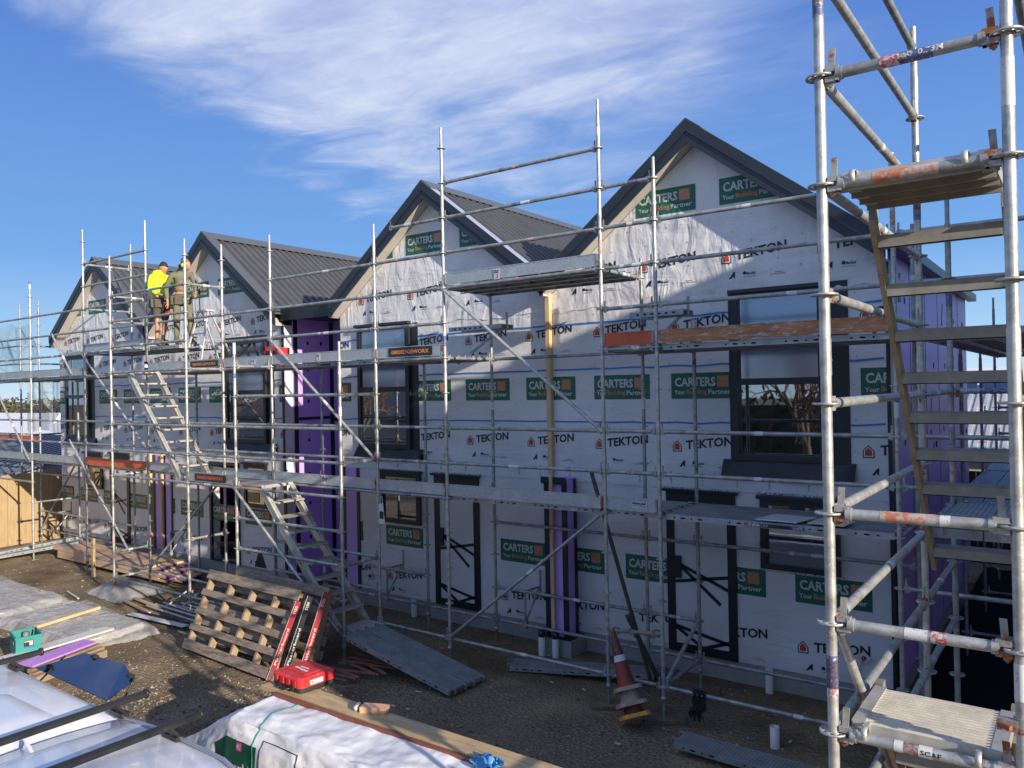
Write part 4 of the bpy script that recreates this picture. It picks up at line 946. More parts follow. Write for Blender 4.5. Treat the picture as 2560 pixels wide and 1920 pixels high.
nb2 = gable_house('far white roofed house with dark solar panels, behind the corrugated roof at the right', 2.0, 16, 25, 33, 3.0, 4.35, 'x', CREAM, WHITEM, .0)
for i in range(6): 
    m = MB(); m.bar((3.5 + i * 1.1, 25.3, 3.25), (3.5 + i * 1.1, 26.9, 3.79), 1.0, .04, PANEL); m.build('solar_panel', nb2)
gable_house('tall dark roofed neighbouring house to the right, whose hipped roof shades the yard', 10.5, 15.5, -4.6, 10.5, 5.5, 8.3, 'y', CREAM, GREYR, 0., wins=[(10.47, 0, 10.52, 1.5, 3.4, 4.6), (10.47, 3, 10.52, 4.5, 3.4, 4.6), (12, -4.63, 13.3, -4.58, 3.4, 4.6)])
gable_house('low beige house across the yard behind the parked vehicle', -34, -13, -24, -17, 2.6, 4.6, 'x', CREAM, GREYR, 0., wins=[(-30, -17.02, -28, -16.97, .9, 2.0), (-20, -17.02, -18, -16.97, .9, 2.0)])
BARK = mat('bark', (.15, .115, .085), .9, var=.3, vscale=8, bump=.3); TWIG = mat('twig', (.19, .115, .085), .9, var=.3, vscale=5)
def tree_mesh(h, seed, spread=1.0, depth=6):
    rr = random.Random(seed); tr = MB(); cr = MB()
    def grow(p, d, L, r, k):
        mb = tr if k == 0 else cr; q = p; seg = 3 if k < 3 else 2
        for i in range(seg):
            d2 = (d + Vector((rr.uniform(-1, 1), rr.uniform(-1, 1), rr.uniform(-.3, .6))) * .16).normalized(); q2 = q + d2 * L / seg
            mb.tube(q, q2, r * (1 - .25 * i / seg), BARK if k < 3 else TWIG, 6 if k < 2 else (4 if k < 4 else 3), False, r * (1 - .25 * (i + 1) / seg)); q, d = q2, d2
        if k >= depth or L < .12: return
        n = rr.choice((3, 3, 4)) if k < 2 else rr.choice((2, 3, 3))
        for i in range(n):
            a = 2 * PI * (i + rr.random()) / n; s = (.55 + .35 * rr.random()) * spread
            side = d.cross(Vector((math.cos(a), math.sin(a), .3))).normalized(); nd = (d + side * s).normalized(); nd.z += .10; nd.normalize()
            grow(q, nd, L * rr.uniform(.62, .80), r * .60, k + 1)
    grow(Vector((0, 0, -.1)), Vector((0, 0, 1)), h * .24, h * .022, 0)
    return tr, cr
def bare_tree(x, y, h, seed, label, group=None, depth=6, src=None, rz=0, sc=1.):
    r = thing('bare_tree', label, 'tree', group)
    if src is None:
        a, b_ = tree_mesh(h, seed, depth=depth); a.build('trunk', r); b_.build('crown', r)
    else:
        for ch in src.children: c_ = ch.copy(); C.objects.link(c_); c_.parent = r
    r.location = (x, y, 0); r.rotation_euler = (0, 0, rz); r.scale = (sc, sc, sc); return r
t1 = bare_tree(12.6, -9.9, 7.6, 5, 'large leafless tree standing at the right of the yard, past the access tower', None, 6)
t3 = bare_tree(.2, -14.5, 8.2, 11, 'leafless tree across the yard, reflected in the big right hand window', 'bare trees reflected in the windows', 7)
for i, (x, y, s, lab) in enumerate(((-6.0, -14.5, .92, 'leafless tree across the yard, second from the right in its row'), (-11.5, -15, .95, 'leafless tree across the yard, third from the right in its row'), (-21, -14.5, .9, 'leafless tree in front of the beige house across the yard'), (-33, -15, 1.0, 'leafless tree at the far end of the row across the yard'), (7.5, -21, 1., 'leafless tree at the near end of the row across the yard'))):
    bare_tree(x, y, 0, 0, lab, 'bare trees reflected in the windows', src=t3, rz=1.3 * i + .8, sc=s)
t2 = bare_tree(15.5, -15.5, 0, 0, 'leafless tree standing beyond the large one at the right of the yard', None, src=t1, rz=2.0, sc=.9)
t2 = bare_tree(20.5, -18, 0, 0, 'leafless tree farthest from the yard, beyond the other two at the right', None, src=t1, rz=4.0, sc=1.02)
def shade_fence():  # added fence, coloured near-black to stand in for shade in the gap
    r = thing('shade_fence', 'added near-black fence imitating the shade in the gap behind the side scaffold', 'fence'); DF = mat('shade_black_timber', (.018, .017, .018), .8); m = MB(); x = 3.2
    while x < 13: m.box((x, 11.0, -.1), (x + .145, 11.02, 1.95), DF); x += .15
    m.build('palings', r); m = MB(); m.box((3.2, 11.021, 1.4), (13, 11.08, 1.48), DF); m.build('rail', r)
shade_fence()
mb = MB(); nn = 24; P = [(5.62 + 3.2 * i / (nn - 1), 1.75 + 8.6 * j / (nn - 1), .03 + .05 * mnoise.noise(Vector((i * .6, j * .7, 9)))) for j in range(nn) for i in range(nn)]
mb.add(P, [(j * nn + i, j * nn + i + 1, (j + 1) * nn + i + 1, (j + 1) * nn + i) for j in range(nn - 1) for i in range(nn - 1)], mat('shade_black_sheet', (.008, .008, .009), .9, spec=.1), True); tag(mb.build('ground_shade_sheet'), 'added black sheet standing in for the deep shade under the side scaffold', 'plastic sheet')  # added sheet, its black colour stands in for shade between the buildings
# leaves
LEAF = [mat('leaf_dark', (.035, .045, .022), .8), mat('leaf_mid', (.07, .075, .035), .8), mat('leaf_brown', (.13, .09, .05), .85)]
def leaf_cloud(mb, c, R, n, s, rr, flat=1.):
    for i in range(n):
        v = Vector((rr.gauss(0, 1), rr.gauss(0, 1), rr.gauss(0, 1))).normalized() * (rr.random() ** .45); p = Vector(c) + Vector((v.x * R[0], v.y * R[1], v.z * R[2]))
        a = Vector((rr.gauss(0, 1), rr.gauss(0, 1), rr.gauss(0, 1))).normalized(); b_ = a.orthogonal().normalized(); q = s * rr.uniform(.6, 1.4)
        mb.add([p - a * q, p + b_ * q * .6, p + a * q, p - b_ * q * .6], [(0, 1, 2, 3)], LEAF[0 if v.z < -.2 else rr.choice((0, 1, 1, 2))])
def hedge():  # unseen hedge, added to darken what the windows reflect
    r = thing('hedge', 'tall dark unseen hedge added behind the leafless trees to darken the window reflections', 'hedge'); rr = random.Random(5)
    for k in range(1): 
        mb = MB()
        for i in range(30): leaf_cloud(mb, (-42 + i * 1.95, -26 + rr.uniform(-.5, .5), 1.9), (1.5, 1.0, 2.0), 170, .22, rr)
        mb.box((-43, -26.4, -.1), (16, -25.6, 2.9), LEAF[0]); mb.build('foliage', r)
hedge()
rr = random.Random(21); mb = MB()
for i in range(34):
    x = -210 + i * 5.2 + rr.uniform(-2, 2); y = 60 + rr.uniform(-12, 25); leaf_cloud(mb, (x, y, rr.uniform(.4, 1.4)), (6, 5, rr.uniform(2.2, 3.6)), 420, .42, rr)
o = mb.build('distant_trees'); o['kind'] = 'stuff'; tag(o, 'dark band of distant trees on the horizon beyond the white roofed house', 'trees')
def leafy_tree(x, y, h, lab, seed):
    r = thing('leafy_tree', lab, 'tree'); rr = random.Random(seed); t = MB(); t.tube((0, 0, -.1), (0, 0, h * .5), h * .03, BARK, 8, True, h * .02)
    for i in range(5): a = i * 1.3; t.tube((0, 0, h * .35), (math.cos(a) * h * .2, math.sin(a) * h * .2, h * .75), h * .012, BARK, 6)
    t.build('trunk', r); c = MB()
    for i in range(16): a = rr.uniform(0, 6.3); q = rr.uniform(0, .26) * h; leaf_cloud(c, (math.cos(a) * q, math.sin(a) * q, h * rr.uniform(.5, .9)), (h * .13, h * .13, h * .1), 170, h * .022, rr)
    c.build('crown', r); r.location = (x, y, 0)
leafy_tree(-76, 42, 7.2, 'bushy green tree rising above the far roofs, between scaffold poles at the left', 4); leafy_tree(-92, 50, 7.6, 'darker bushy tree rising above the far roofs, further left', 8)
# return scaffold behind the fence with debris netting
S5 = thing('netted_scaffold', 'scaffold hung with fine debris netting beyond the fence at the far left', 'scaffold')
for (x, y, zt) in ((-16.6, 1.09, 6.55), (-16.6, 3.66, 6.4), (-16.6, 6.2, 6.4), (-18.9, 1.09, 6.5)): make_standard(S5, x, y, zt, z0=0, m=GALVD)
for a, b_ in ((1.09, 3.66), (3.66, 6.2)):
    for l in (5, 8, 9, 10): make_ledger(S5, (-16.6, a, ZK(l)), (-16.6, b_, ZK(l)))
for l in (5, 8, 9, 10): make_ledger(S5, (-18.9, 1.09, ZK(l)), (-16.6, 1.09, ZK(l)))
toe(S5, (-18.9, 1.09), (-16.6, 1.09), ZK(4) + .32, ORANGE_TB, label='orange toe board'); toe(S5, (-16.6, 1.09), (-15.5, 1.09), ZK(4) + .30, ORANGE_TB)
NET = mat('debris_netting', (.22, .30, .30), .8, alpha=.22)
def net_alpha():
    t = NET.node_tree; b = t.nodes['Principled BSDF']; w_ = t.nodes.new('ShaderNodeTexWave'); w_.inputs['Scale'].default_value = 9; w_.inputs['Distortion'].default_value = 1.5
    g = t.nodes.new('ShaderNodeTexCoord'); t.links.new(g.outputs['Object'], w_.inputs['Vector']); mr = t.nodes.new('ShaderNodeMapRange'); mr.inputs[3].default_value = .22; mr.inputs[4].default_value = .52; t.links.new(w_.outputs['Fac'], mr.inputs[0]); t.links.new(mr.outputs[0], b.inputs['Alpha'])
net_alpha()
n = 30; P = []
for j in range(9):
    for i in range(n): u = i / (n - 1); P.append((-21 + 4.9 * u, 1.25 + .10 * math.sin(u * 17 + j) + .06 * math.sin(u * 41), 4.35 + 1.75 * j / 8 - .25 * math.sin(PI * ((u * 3) % 1)) * (j / 8) ** 2))
mb = MB(); mb.add(P, [(j * n + i, j * n + i + 1, (j + 1) * n + i + 1, (j + 1) * n + i) for j in range(8) for i in range(n - 1)], NET, True); mb.build('netting', S5)
P = []
for j in range(9):
    for i in range(n): u = i / (n - 1); P.append((-16.5 + .08 * math.sin(u * 19), 1.2 + 5 * u, 2.9 + 1.6 * j / 8 + .1 * math.sin(u * 23)))
mb = MB(); mb.add(P, [(j * n + i, j * n + i + 1, (j + 1) * n + i + 1, (j + 1) * n + i) for j in range(8) for i in range(n - 1)], NET, True); mb.build('netting', S5)

# ------------------------------------------------------------ loose things in the yard
def single(mb, name, label, cat, group=None): return tag(mb.build(name), label, cat, group)
# ramp planks from the foot of the stairs
for i, (y, lab) in enumerate(((-.78, 'nearer of the two steel planks sloping from the stair foot to the ground'), (-.43, 'farther of the two steel planks sloping from the stair foot to the ground'))):
    mb = MB(); plank(mb, (-1.18 + .02 * i, y + .0, .47), (.86 + .02 * i, y - .02 + .0, .09), .335, nrm=(.38, 0, 2)); mb.bar((.80, y - .15, .045), (.80, y + .13, .045), .02, .05, RUST); o = single(mb, 'ramp_plank', lab, 'steel plank', 'steel planks lying loose'); uvfix(o)
mb = MB(); plank(mb, (.82, .30, .10), (2.75, 1.02, .14), .33); o = single(mb, 'loose_plank', 'steel plank lying between the taped white pipes and the toppled traffic cones', 'steel plank', 'steel planks lying loose'); uvfix(o)
mb = MB(); plank(mb, (3.72, -.58, .11), (5.6, -.62, .10), .32); o = single(mb, 'loose_plank', 'steel plank lying in front of the scaffold, next to the upright white pipe stub', 'steel plank', 'steel planks lying loose'); uvfix(o)
for a, b_, lab in (((-14.6, -.9, .06), (-13.2, 1.15, .42), 'dark steel plank sloping up against the scaffold foot at the far left'), ((-14.15, -1.05, .06), (-12.8, .9, .36), 'second dark steel plank leaning at the far left, nearer the camera')):
    mb = MB(); plank(mb, a, b_, .3); o = single(mb, 'loose_plank', lab, 'steel plank', 'steel planks lying loose'); uvfix(o)
# leaning tube prop
mb = MB(); mb.tube((2.44, -.10, 2.86), (2.72, .86, .02), .026, mat('painted_dark_tube', (.09, .10, .085), .6, .3), 12); mb.tube((2.62, .42, 1.0), (2.80, .95, .02), .03, MATS['painted_dark_tube'], 12); single(mb, 'steel_prop', 'dark adjustable steel prop leaning against the scaffold behind the traffic cones', 'prop')
# pallets
def pallet(p0, ex, ez, W, H, name, lab):
    """leaning pallet: p0 bottom left corner, ex along the bottom, ez up the slope"""
    p0, ex, ez = Vector(p0), Vector(ex).normalized(), Vector(ez).normalized(); nn = ex.cross(ez).normalized(); r = thing(name, lab, 'pallet', 'wooden pallets leaning together'); rr2 = random.Random(int(W * 100) + len(lab))
    def board(u0, u1, v0, v1, n0, n1, m, nm):
        mb = MB(); c = p0 + ex * (u0 + u1) / 2 + ez * (v0 + v1) / 2 + nn * (n0 + n1) / 2; t = rr2.uniform(-.006, .006)
        mb.obox(c, ex * (u1 - u0) / 2 + ez * t, ez * (v1 - v0) / 2, nn * (n1 - n0) / 2, m); mb.build(nm, r)
    for v in (0, .27, .50, .76, 1.0):
        v0 = v * (H - .13); board(rr2.uniform(0, .02), W - rr2.uniform(0, .03), v0, v0 + (.14 if v in (0, 1.0) else .095), .055, .077, OLDW, 'slat')
    for u in (.02, .27, .52, .77, .97): board(u * (W - .05), u * (W - .05) + .045, .02, H - .02, -.05, .053, OLDW2, 'bearer')
    for v in (.0, .18, .36, .54, .72, .90): v0 = v * (H - .10); board(0, W, v0, v0 + .12, -.075, -.053, OLDW, 'slat')
pallet((-3.86, -1.74, .02), (1, -.045, 0), (0.02, .46, 1.05), 2.36, 1.20, 'wooden_pallet', 'front weathered wooden pallet leaning back on its edge, beside the gravel')
pallet((-3.62, -1.28, .02), (1, -.05, 0), (0.02, .36, 1.07), 2.35, 1.16, 'wooden_pallet', 'rear weathered wooden pallet, half hidden behind the front one')
# plasterboard trim cartons
KR = mat('carton_red', (.30, .018, .025), .45, var=.12, vscale=6); KK = mat('carton_black', (.012, .013, .018), .4, var=.1); KW = mat('carton_white', (.6, .6, .6), .6)
for i, (b0, t0, m_, lab) in enumerate((((-1.62, -1.88, .02), (-1.42, -1.52, 1.04), KR, 'left red carton leaning on the right end of the pallets'), ((-1.42, -1.82, .02), (-1.24, -1.46, 1.12), KK, 'black carton leaning between the two red ones'), ((-1.17, -1.76, .02), (-1.03, -1.36, 1.18), KR, 'right red carton leaning at the end of the pallets'))):
    b0, t0 = Vector(b0), Vector(t0); d = (t0 - b0).normalized(); s = Vector((.66, .75, 0)); s = (s - d * s.dot(d)).normalized(); n_v = s.cross(d).normalized(); L = (t0 - b0).length
    mb = MB(); mb.obox((b0 + t0) / 2, d * L / 2, s * .036, n_v * .03, m_); mb.obox((b0 + t0) / 2 - s * .038, d * L / 2 * .995, s * .002, n_v * .029, KW)
    f = n_v if n_v.dot(CAMP - b0) > 0 else -n_v; f2 = f * .0315; up_ = d.cross(f).normalized()
    if up_.x < 0: up_ = -up_
    o0 = (b0 + t0) / 2 + f2 - up_ * .018
    put_text(mb, 'S150', o0 + d * L * .36 - up_ * 0, d * .13, up_ * -.035 + up_ * 0 + up_ * .07 * 0 - Vector((0, 0, 0)), KW, .02) if False else put_text(mb, 'S150', (b0 + t0) / 2 + f2 + up_ * .018 + d * L * .34, d * .11, -up_ * .036, KW, .02)
    put_text(mb, 'Plasterboard', (b0 + t0) / 2 + f2 + up_ * .016 - d * L * .30, d * .50, -up_ * .032, KW, .01)
    single(mb, 'carton', lab, 'carton', 'long cartons leaning on the pallets')
# thin timber lengths on the ground by the cartons
for i in range(9):
    a = rnd.uniform(-.35, .25); x = -.95 + .05 * i + rnd.uniform(-.1, .1); y = -1.35 + .09 * i; L = rnd.uniform(.55, .8); mb = MB()
    mb.bar((x - L * math.cos(a) / 1.2, y - L * math.sin(a), .03 + .012 * i), (x + L * .5 * math.cos(a), y + L * .5 * math.sin(a), .035 + .012 * i), .045, .012, mat('red_brown_slat', (.30, .13, .10), .7, var=.2)); single(mb, 'thin_offcut', 'thin red brown timber length in the loose heap under the ramp planks', 'timber', 'thin lengths heaped under the ramp')
# framing timber stack at the left
k = 0
for lay in range(3):
    for j in range(4):
        y = .30 + .195 * j + .004 * lay; x1 = -7.95 + .10 * ((j * 7 + lay * 3) % 4) - .30 * lay; x0 = x1 - 4.8; z = .05 + .085 * lay
        mb = MB(); mb.box((x0, y, z), (x1 - .02, y + .19, z + .045 if lay < 2 else z + .045), PINK_T); mb.box((x1 - .02, y, z), (x1, y + .19, z + .045), PAINT_END); mb.box((x0, y + .01, z + .045), (x1 - .3, y + .18, z + .08), PINK_T)
        single(mb, 'framing_board', 'long framing board with purple sealed end in the stack beside the left house', 'timber board', 'stacked framing boards by the left house'); k += 1
mb = MB(); mb.bar((-10.02, -.16, .0), (-10.30, -.02, .78), .09, .045, PINEY, up=(0, 1, 0)); single(mb, 'timber_offcut', 'pale timber offcut leaning on the scaffold foot by the framing boards', 'timber')
# plastic sheeting
PLAS = mat('plastic_sheet', (.47, .46, .45), .30, var=.35, vscale=3.5, bump=1.0, bscale=4.5, alpha=.62, spec=.7, detail=8, stretch=(1, 2.2, 1)); PLAS2 = mat('clear_plastic', (.52, .52, .53), .22, var=.4, vscale=4, bump=1.0, bscale=5.5, alpha=.48, spec=.8, detail=8, stretch=(1.8, 1, 1))
def sheet(quad, base, hfun, mname, label, m, nu=110, nv=70, edge=.12, name='plastic_sheet'):
    """draped film over a quad footprint (4 corners), height from hfun(u, v)"""
    q = [Vector((*c_, 0)) for c_ in quad]; P = []
    for j in range(nv):
        for i in range(nu):
            u = i / (nu - 1); v = j / (nv - 1); p = (q[0] * (1 - u) + q[1] * u) * (1 - v) + (q[3] * (1 - u) + q[2] * u) * v
            e = min(u, 1 - u, v, 1 - v); p += Vector((mnoise.noise(p * 2.3), mnoise.noise(p * 2.3 + Vector((5, 5, 5))), 0)) * .10 * (1 if e < .12 else .3)
            z = hfun(u, v) + .022 * mnoise.noise(Vector((p.x * 5, p.y * 5, base))) + .020 * abs(mnoise.noise(Vector((p.x * 13, p.y * 6, 2)))) + .012 * abs(mnoise.noise(Vector((p.x * 9, p.y * 24, 6))))
            P.append((p.x, p.y, max(gz(p.x, p.y) + .008, z)))
    mb = MB(); mb.add(P, [(j * nu + i, j * nu + i + 1, (j + 1) * nu + i + 1, (j + 1) * nu + i) for j in range(nv - 1) for i in range(nu - 1)], m, True); return single(mb, name, label, 'plastic sheet')
def plateau(h, w_=.14):
    def f(u, v):
        e = min(u, 1 - u, v, 1 - v) / w_; return h * min(1, max(0, e)) ** .6
    return f
for i in range(6):
    mb = MB(); y = -2.72 + .2 * i; mb.box((-10.9 + .1 * (i % 3), y, .02), (-8.05 - .07 * i, y + .19, .14), mat('weatherboard_pale', (.56, .54, .49), .7, var=.1, vscale=3, stretch=(.4, 4, 4))); single(mb, 'weatherboard', 'pale primed board under the plastic film at the left edge', 'board', 'primed boards under the far plastic film')
sheet(((-11.4, -2.9), (-7.75, -2.85), (-8.0, -1.45), (-11.6, -1.35)), 1, plateau(.155, .10), 'a', 'cloudy plastic film over pale boards, the farther pile at the left edge', PLAS)
for i in range(5):
    mb = MB(); y = -2.55 + .2 * i; mb.box((-7.9 + .1 * (i % 2), y, .02), (-5.2 - .05 * i, y + .185, .13), MATS['weatherboard_pale']); single(mb, 'weatherboard', 'pale primed board under the nearer plastic film', 'board', 'primed boards under the near plastic film')
sheet(((-8.0, -2.95), (-5.0, -2.75), (-4.95, -1.5), (-7.9, -1.25)), 4, plateau(.145, .10), 'b', 'crumpled clear plastic film over pale boards, near the teal crate', PLAS2)
sheet(((-9.0, -.95), (-7.4, -.95), (-7.35, .0), (-8.6, .15)), 8, lambda u, v: .26 * math.sin(PI * u) ** .7 * math.sin(PI * v) ** .7, 'c', 'bunched clear plastic film at the foot of the stair scaffold', PLAS2, 26, 20)
mb = MB(); mb.bar((-6.45, -2.80, .19), (-6.70, -1.66, .20), .07, .045, PINEY); single(mb, 'timber_batten', 'short pale batten lying across the clear plastic film', 'timber')
WB = mat('white_board', (.62, .60, .54), .6, var=.1)
mb = MB(); mb.obox((-4.86, -3.1, .30), (.10, .02, 0), (-.10, .75, 0), (0, 0, .012), WB); single(mb, 'cladding_board', 'long off white board lying next to the purple board', 'board')
mb = MB(); mb.obox((-5.10, -3.05, .24), (.10, .02, 0), (-.10, .80, 0), (0, 0, .012), WB); single(mb, 'cladding_board', 'off white board showing beneath the teal crate', 'board')
PURL = mat('purple_board_bright', (.50, .24, .66), .45, var=.06)
mb = MB(); mb.obox((-4.46, -3.32, .285), (.155, .03, .0), (-.16, .50, 0), (0, 0, .012), PURL); single(mb, 'purple_offcut', 'bright purple rigid board lying by the raised dark glass', 'board')
for i in range(3):
    mb = MB(); c = Vector((-4.40 + .18 * i - .1, -3.2 - .05 * i, .15)); mb.obox(c, (.045, .01, 0), (-.16, .55, 0), (0, 0, .05), OLDW2); single(mb, 'timber_bearer', 'old timber bearer carrying the purple board', 'timber', 'bearers under the purple board')
# teal crate
TEAL = mat('teal_plastic', (.02, .235, .215), .5, var=.12, vscale=8)
cr = thing('plastic_crate', 'teal plastic crate with hardware labels standing on the boards', 'crate'); mb = MB(); M0 = Vector((-5.02, -3.52, .26)); ux = Vector((.97, -.22, 0)); uy = Vector((.22, .97, 0)); a, b_, h = .22, .16, .27
for s in (-1, 1):
    mb.obox(M0 + ux * s * a + Vector((0, 0, h / 2)), ux * .006, uy * b_, (0, 0, h / 2), TEAL); mb.obox(M0 + uy * s * (b_ - .006) + Vector((0, 0, h / 2)), ux * (a - .007), uy * .006, (0, 0, h / 2), TEAL)
mb.obox(M0 + Vector((0, 0, .008)), ux * (a - .007), uy * (b_ - .013), (0, 0, .008), TEAL)
for s in (-1, 1): mb.obox(M0 + uy * s * (b_ + .006) + Vector((0, 0, h - .012)), ux * (a + .012), uy * .0055, (0, 0, .012), TEAL); mb.obox(M0 + ux * s * (a + .012) + Vector((0, 0, h - .012)), ux * .0055, uy * (b_ + .0), (0, 0, .012), TEAL)
mb.build('box', cr)
for (o_, t_, w_) in ((-uy * (b_ + .001), ux, .07), (ux * (a + .008), uy, .06)):
    mb = MB(); c = M0 + o_ + Vector((0, 0, .16)); nv_ = t_.cross(Vector((0, 0, 1))).normalized(); mb.obox(c, t_ * w_, nv_ * .002, (0, 0, .05), KK); mb.obox(c + Vector((0, 0, .035)), t_ * w_ * .9, nv_ * .003, (0, 0, .010), ST_O); mb.obox(c - Vector((0, 0, .042)), t_ * w_, nv_ * .003, (0, 0, .006), P_BLUE); mb.obox(c + t_ * w_ * .5, t_ * w_ * .35, nv_ * .003, (0, 0, .022), ST_W); mb.build('label', cr)
mb = MB(); mb.tube(M0 + Vector((-.06, .02, .10)), M0 + Vector((-.05, .03, .27)), .045, GALVD, 12); mb.tube(M0 + Vector((.1, .05, .1)), M0 + Vector((.12, .09, .33)), .012, KK, 8); single(mb, 'paint_tin', 'small metal tin standing inside the teal crate', 'tin')
# black and white flashing length, loose frames
mb = MB(); mb.obox((-5.60, -1.18, .05), (.78, .06, 0), (.01, -.10, 0), (0, 0, .006), ST_W); mb.obox((-5.58, -1.09, .062), (.78, .06, 0), (0, .012, 0), (0, 0, .012), KK); mb.obox((-5.59, -1.14, .060), (.78, .06, 0), (0, .008, 0), (0, 0, .010), KK); single(mb, 'metal_flashing', 'black and white length of metal trim lying on the dirt', 'flashing')
for i in range(6):
    mb = MB(); x = -6.6 + .12 * i; mb.tube((x, -.85 + .10 * i, .06 + .02 * (i % 3)), (x + 1.75, -.95 + .12 * i, .07 + .02 * (i % 2)), .021, GALV, 8)
    if i % 2: mb.tube((x + .3, -.85 + .1 * i, .06), (x + .45, -.5 + .1 * i, .30), .018, GALV, 8)
    single(mb, 'scaffold_tube', 'loose galvanised tube in the pile between the stair scaffold and the pallets', 'tube', 'loose tubes on the ground by the stairs')
for (a, b_) in (((-7.25, -.9), (-6.1, -1.08)), ((-7.3, -.7), (-6.2, -.8))):
    mb = MB(); mb.bar((*a, .06), (*b_, .06), .05, .03, PINEY); single(mb, 'timber_batten', 'thin batten on the dirt beside the loose tubes', 'timber', 'battens beside the loose tubes')
mb = MB(); mb.bar((-8.35, -1.25, .03), (-9.15, -1.1, .03), .03, .02, ST_W); single(mb, 'white_strip', 'thin white strip lying on the sunlit dirt at the left', 'strip')
# pipes
PVC = mat('white_pipe', (.62, .62, .62), .4, var=.08)
def pipe(x, y, h, lab, cap):
    r = thing('drain_pipe', lab, 'pipe'); mb = MB(); mb.lathe([(.05, -.05), (.05, h), (.044, h), (.044, h - .12)], (x, y, 0), (0, 0, 1), PVC, 18); mb.build('pipe', r)
    if cap: mb = MB(); mb.lathe([(.0, h + .004), (.053, h + .002), (.0535, h - .05), (.0515, h - .09)], (x, y, 0), (0, 0, 1), MEMB, 14); mb.build('tape_cap', r)
pipe(.88, 1.03, .36, 'left white pipe with a black taped top, in front of the pillar plinth', True); pipe(1.10, 1.06, .36, 'right white pipe with a black taped top, in front of the pillar plinth', True)
pipe(4.61, -.02, .22, 'open white pipe stub standing in the dirt near the access tower', False); pipe(4.07, 1.46, .30, 'white pipe against the foundation right of the taped door', False); pipe(-2.1, 1.48, .30, 'white pipe against the foundation left of the taped door', False)
# traffic cones, stacked and tipped over
CO = mat('cone_red_orange', (.26, .035, .02), .55, var=.4, vscale=6, col2=(.09, .035, .035), c2scale=4, c2lo=.42, c2hi=.58); CO2 = mat('cone_dusty_base', (.40, .29, .24), .7, var=.2); CO3 = mat('cone_amber', (.70, .30, .03), .45, var=.2)
def cone(p, d, h, rb, lab, body, foot, sq=.19, white=False):
    r = thing('traffic_cone', lab, 'traffic cone', 'toppled traffic cones'); p, d = Vector(p), Vector(d).normalized(); mb = MB()
    mb.lathe([(rb, 0), (rb * .86, h * .12), (rb * .28, h * .97), (rb * .22, h), (rb * .16, h)], p, d, body, 22); mb.build('body', r)
    s = d.orthogonal().normalized(); t = d.cross(s); mb = MB(); n = 32; P0 = []; P1 = []; P2 = []; P3 = []
    for i in range(n):
        a = 2 * PI * i / n; c_, s_ = math.cos(a), math.sin(a); k_ = 1 / max(abs(c_), abs(s_)); k_ = min(k_, 1.22); v = s * c_ + t * s_
        P0.append(p + v * rb * .98); P1.append(p + v * sq * k_ + d * .0); P2.append(p + v * sq * k_ * 1.05 - d * .045); P3.append(p + v * sq * k_ * .98 - d * .045)
    mb.add(P0 + P1 + P2 + P3, [(q * n + i, q * n + (i + 1) % n, (q + 1) * n + (i + 1) % n, (q + 1) * n + i) for q in range(3) for i in range(n)], foot, False)
    for i in range(16): a = 2 * PI * i / 16; v = s * math.cos(a) + t * math.sin(a); w_ = d.cross(v); mb.obox(p + v * (rb + sq) / 2 - d * .02, v * (sq - rb) / 2, w_ * .003, d * .018, foot)
    mb.build('base', r)
    if white: mb = MB(); mb.lathe([(rb * .645, h * .44), (rb * .57, h * .55)], p, d, ST_W, 22); mb.build('reflective_band', r)
cd_ = Vector((-.36, .20, .79)).normalized(); B0 = Vector((3.10, -.36, .13))
cone(B0, cd_, .70, .115, 'amber based traffic cone at the bottom of the toppled stack, its foot towards the camera', CO, CO3, .16)
cone(B0 + cd_ * .13, cd_, .60, .125, 'pale dusty traffic cone in the middle of the toppled stack', CO2, CO2, .165)
cone(B0 + cd_ * .30, cd_, .64, .115, 'dark red traffic cone at the tip of the toppled stack', CO, CO2, .15, True)
# black cloth on the ledger
n = 14; P = []
for j in range(16):
    for i in range(n): u = i / (n - 1); v = j / 15; P.append((3.66 + .16 * u + .03 * math.sin(v * 5) + (.02 * math.sin(j)), -.03 - .012 * math.sin(u * 18 + v * 4), .41 - .36 * v * (1 - .25 * math.sin(u * 9) ** 2)))
mb = MB(); mb.add(P, [(j * n + i, j * n + i + 1, (j + 1) * n + i + 1, (j + 1) * n + i) for j in range(15) for i in range(n - 1)], mat('black_cloth', (.012, .013, .016), .85, bump=.5, bscale=20), True)
mb.add([(p[0], .03, p[2]) for p in P[:3 * n]], [(j * n + i, j * n + i + 1, (j + 1) * n + i + 1, (j + 1) * n + i) for j in range(2) for i in range(n - 1)], MATS['black_cloth'], True); single(mb, 'black_cloth', 'torn black cloth hung over the lowest scaffold tube near the access tower', 'cloth')
# tags hung on the scaffold and wall
mb = MB(); mb.prism([(-1.37, -.032, 2.19), (-1.27, -.032, 2.21), (-1.24, -.032, 1.90), (-1.36, -.032, 1.88)], (0, .004, 0), ST_W); mb.box((-1.345, -.037, 1.97), (-1.265, -.0325, 2.08), KK); mb.path([(-1.33, -.03, 2.19), (-1.33, -.03, 2.30), (-1.29, -.03, 2.31), (-1.28, -.03, 2.2)], .006, ST_W, 6); single(mb, 'inspection_tag', 'white inspection tag hooked on a scaffold pole left of the small lower window', 'tag')
def vent_tag(x, z, lab):
    mb = MB(); s = .085; mb.prism([(x - s, WY - .03, z), (x, WY - .03, z - s), (x + s, WY - .03, z), (x, WY - .03, z + s)], (0, .004, 0), PVC); mb.lathe([(.024, 0), (.024, .03), (.018, .03), (.018, .0)], (x, WY - .03, z), (0, -1, 0), MEMB, 12); mb.path([(x, WY - .05, z), (x - .04, WY - .06, z - .12), (x - .06, WY - .05, z - .38)], .006, ST_R, 6); single(mb, 'cable_flange', lab, 'wall flange')
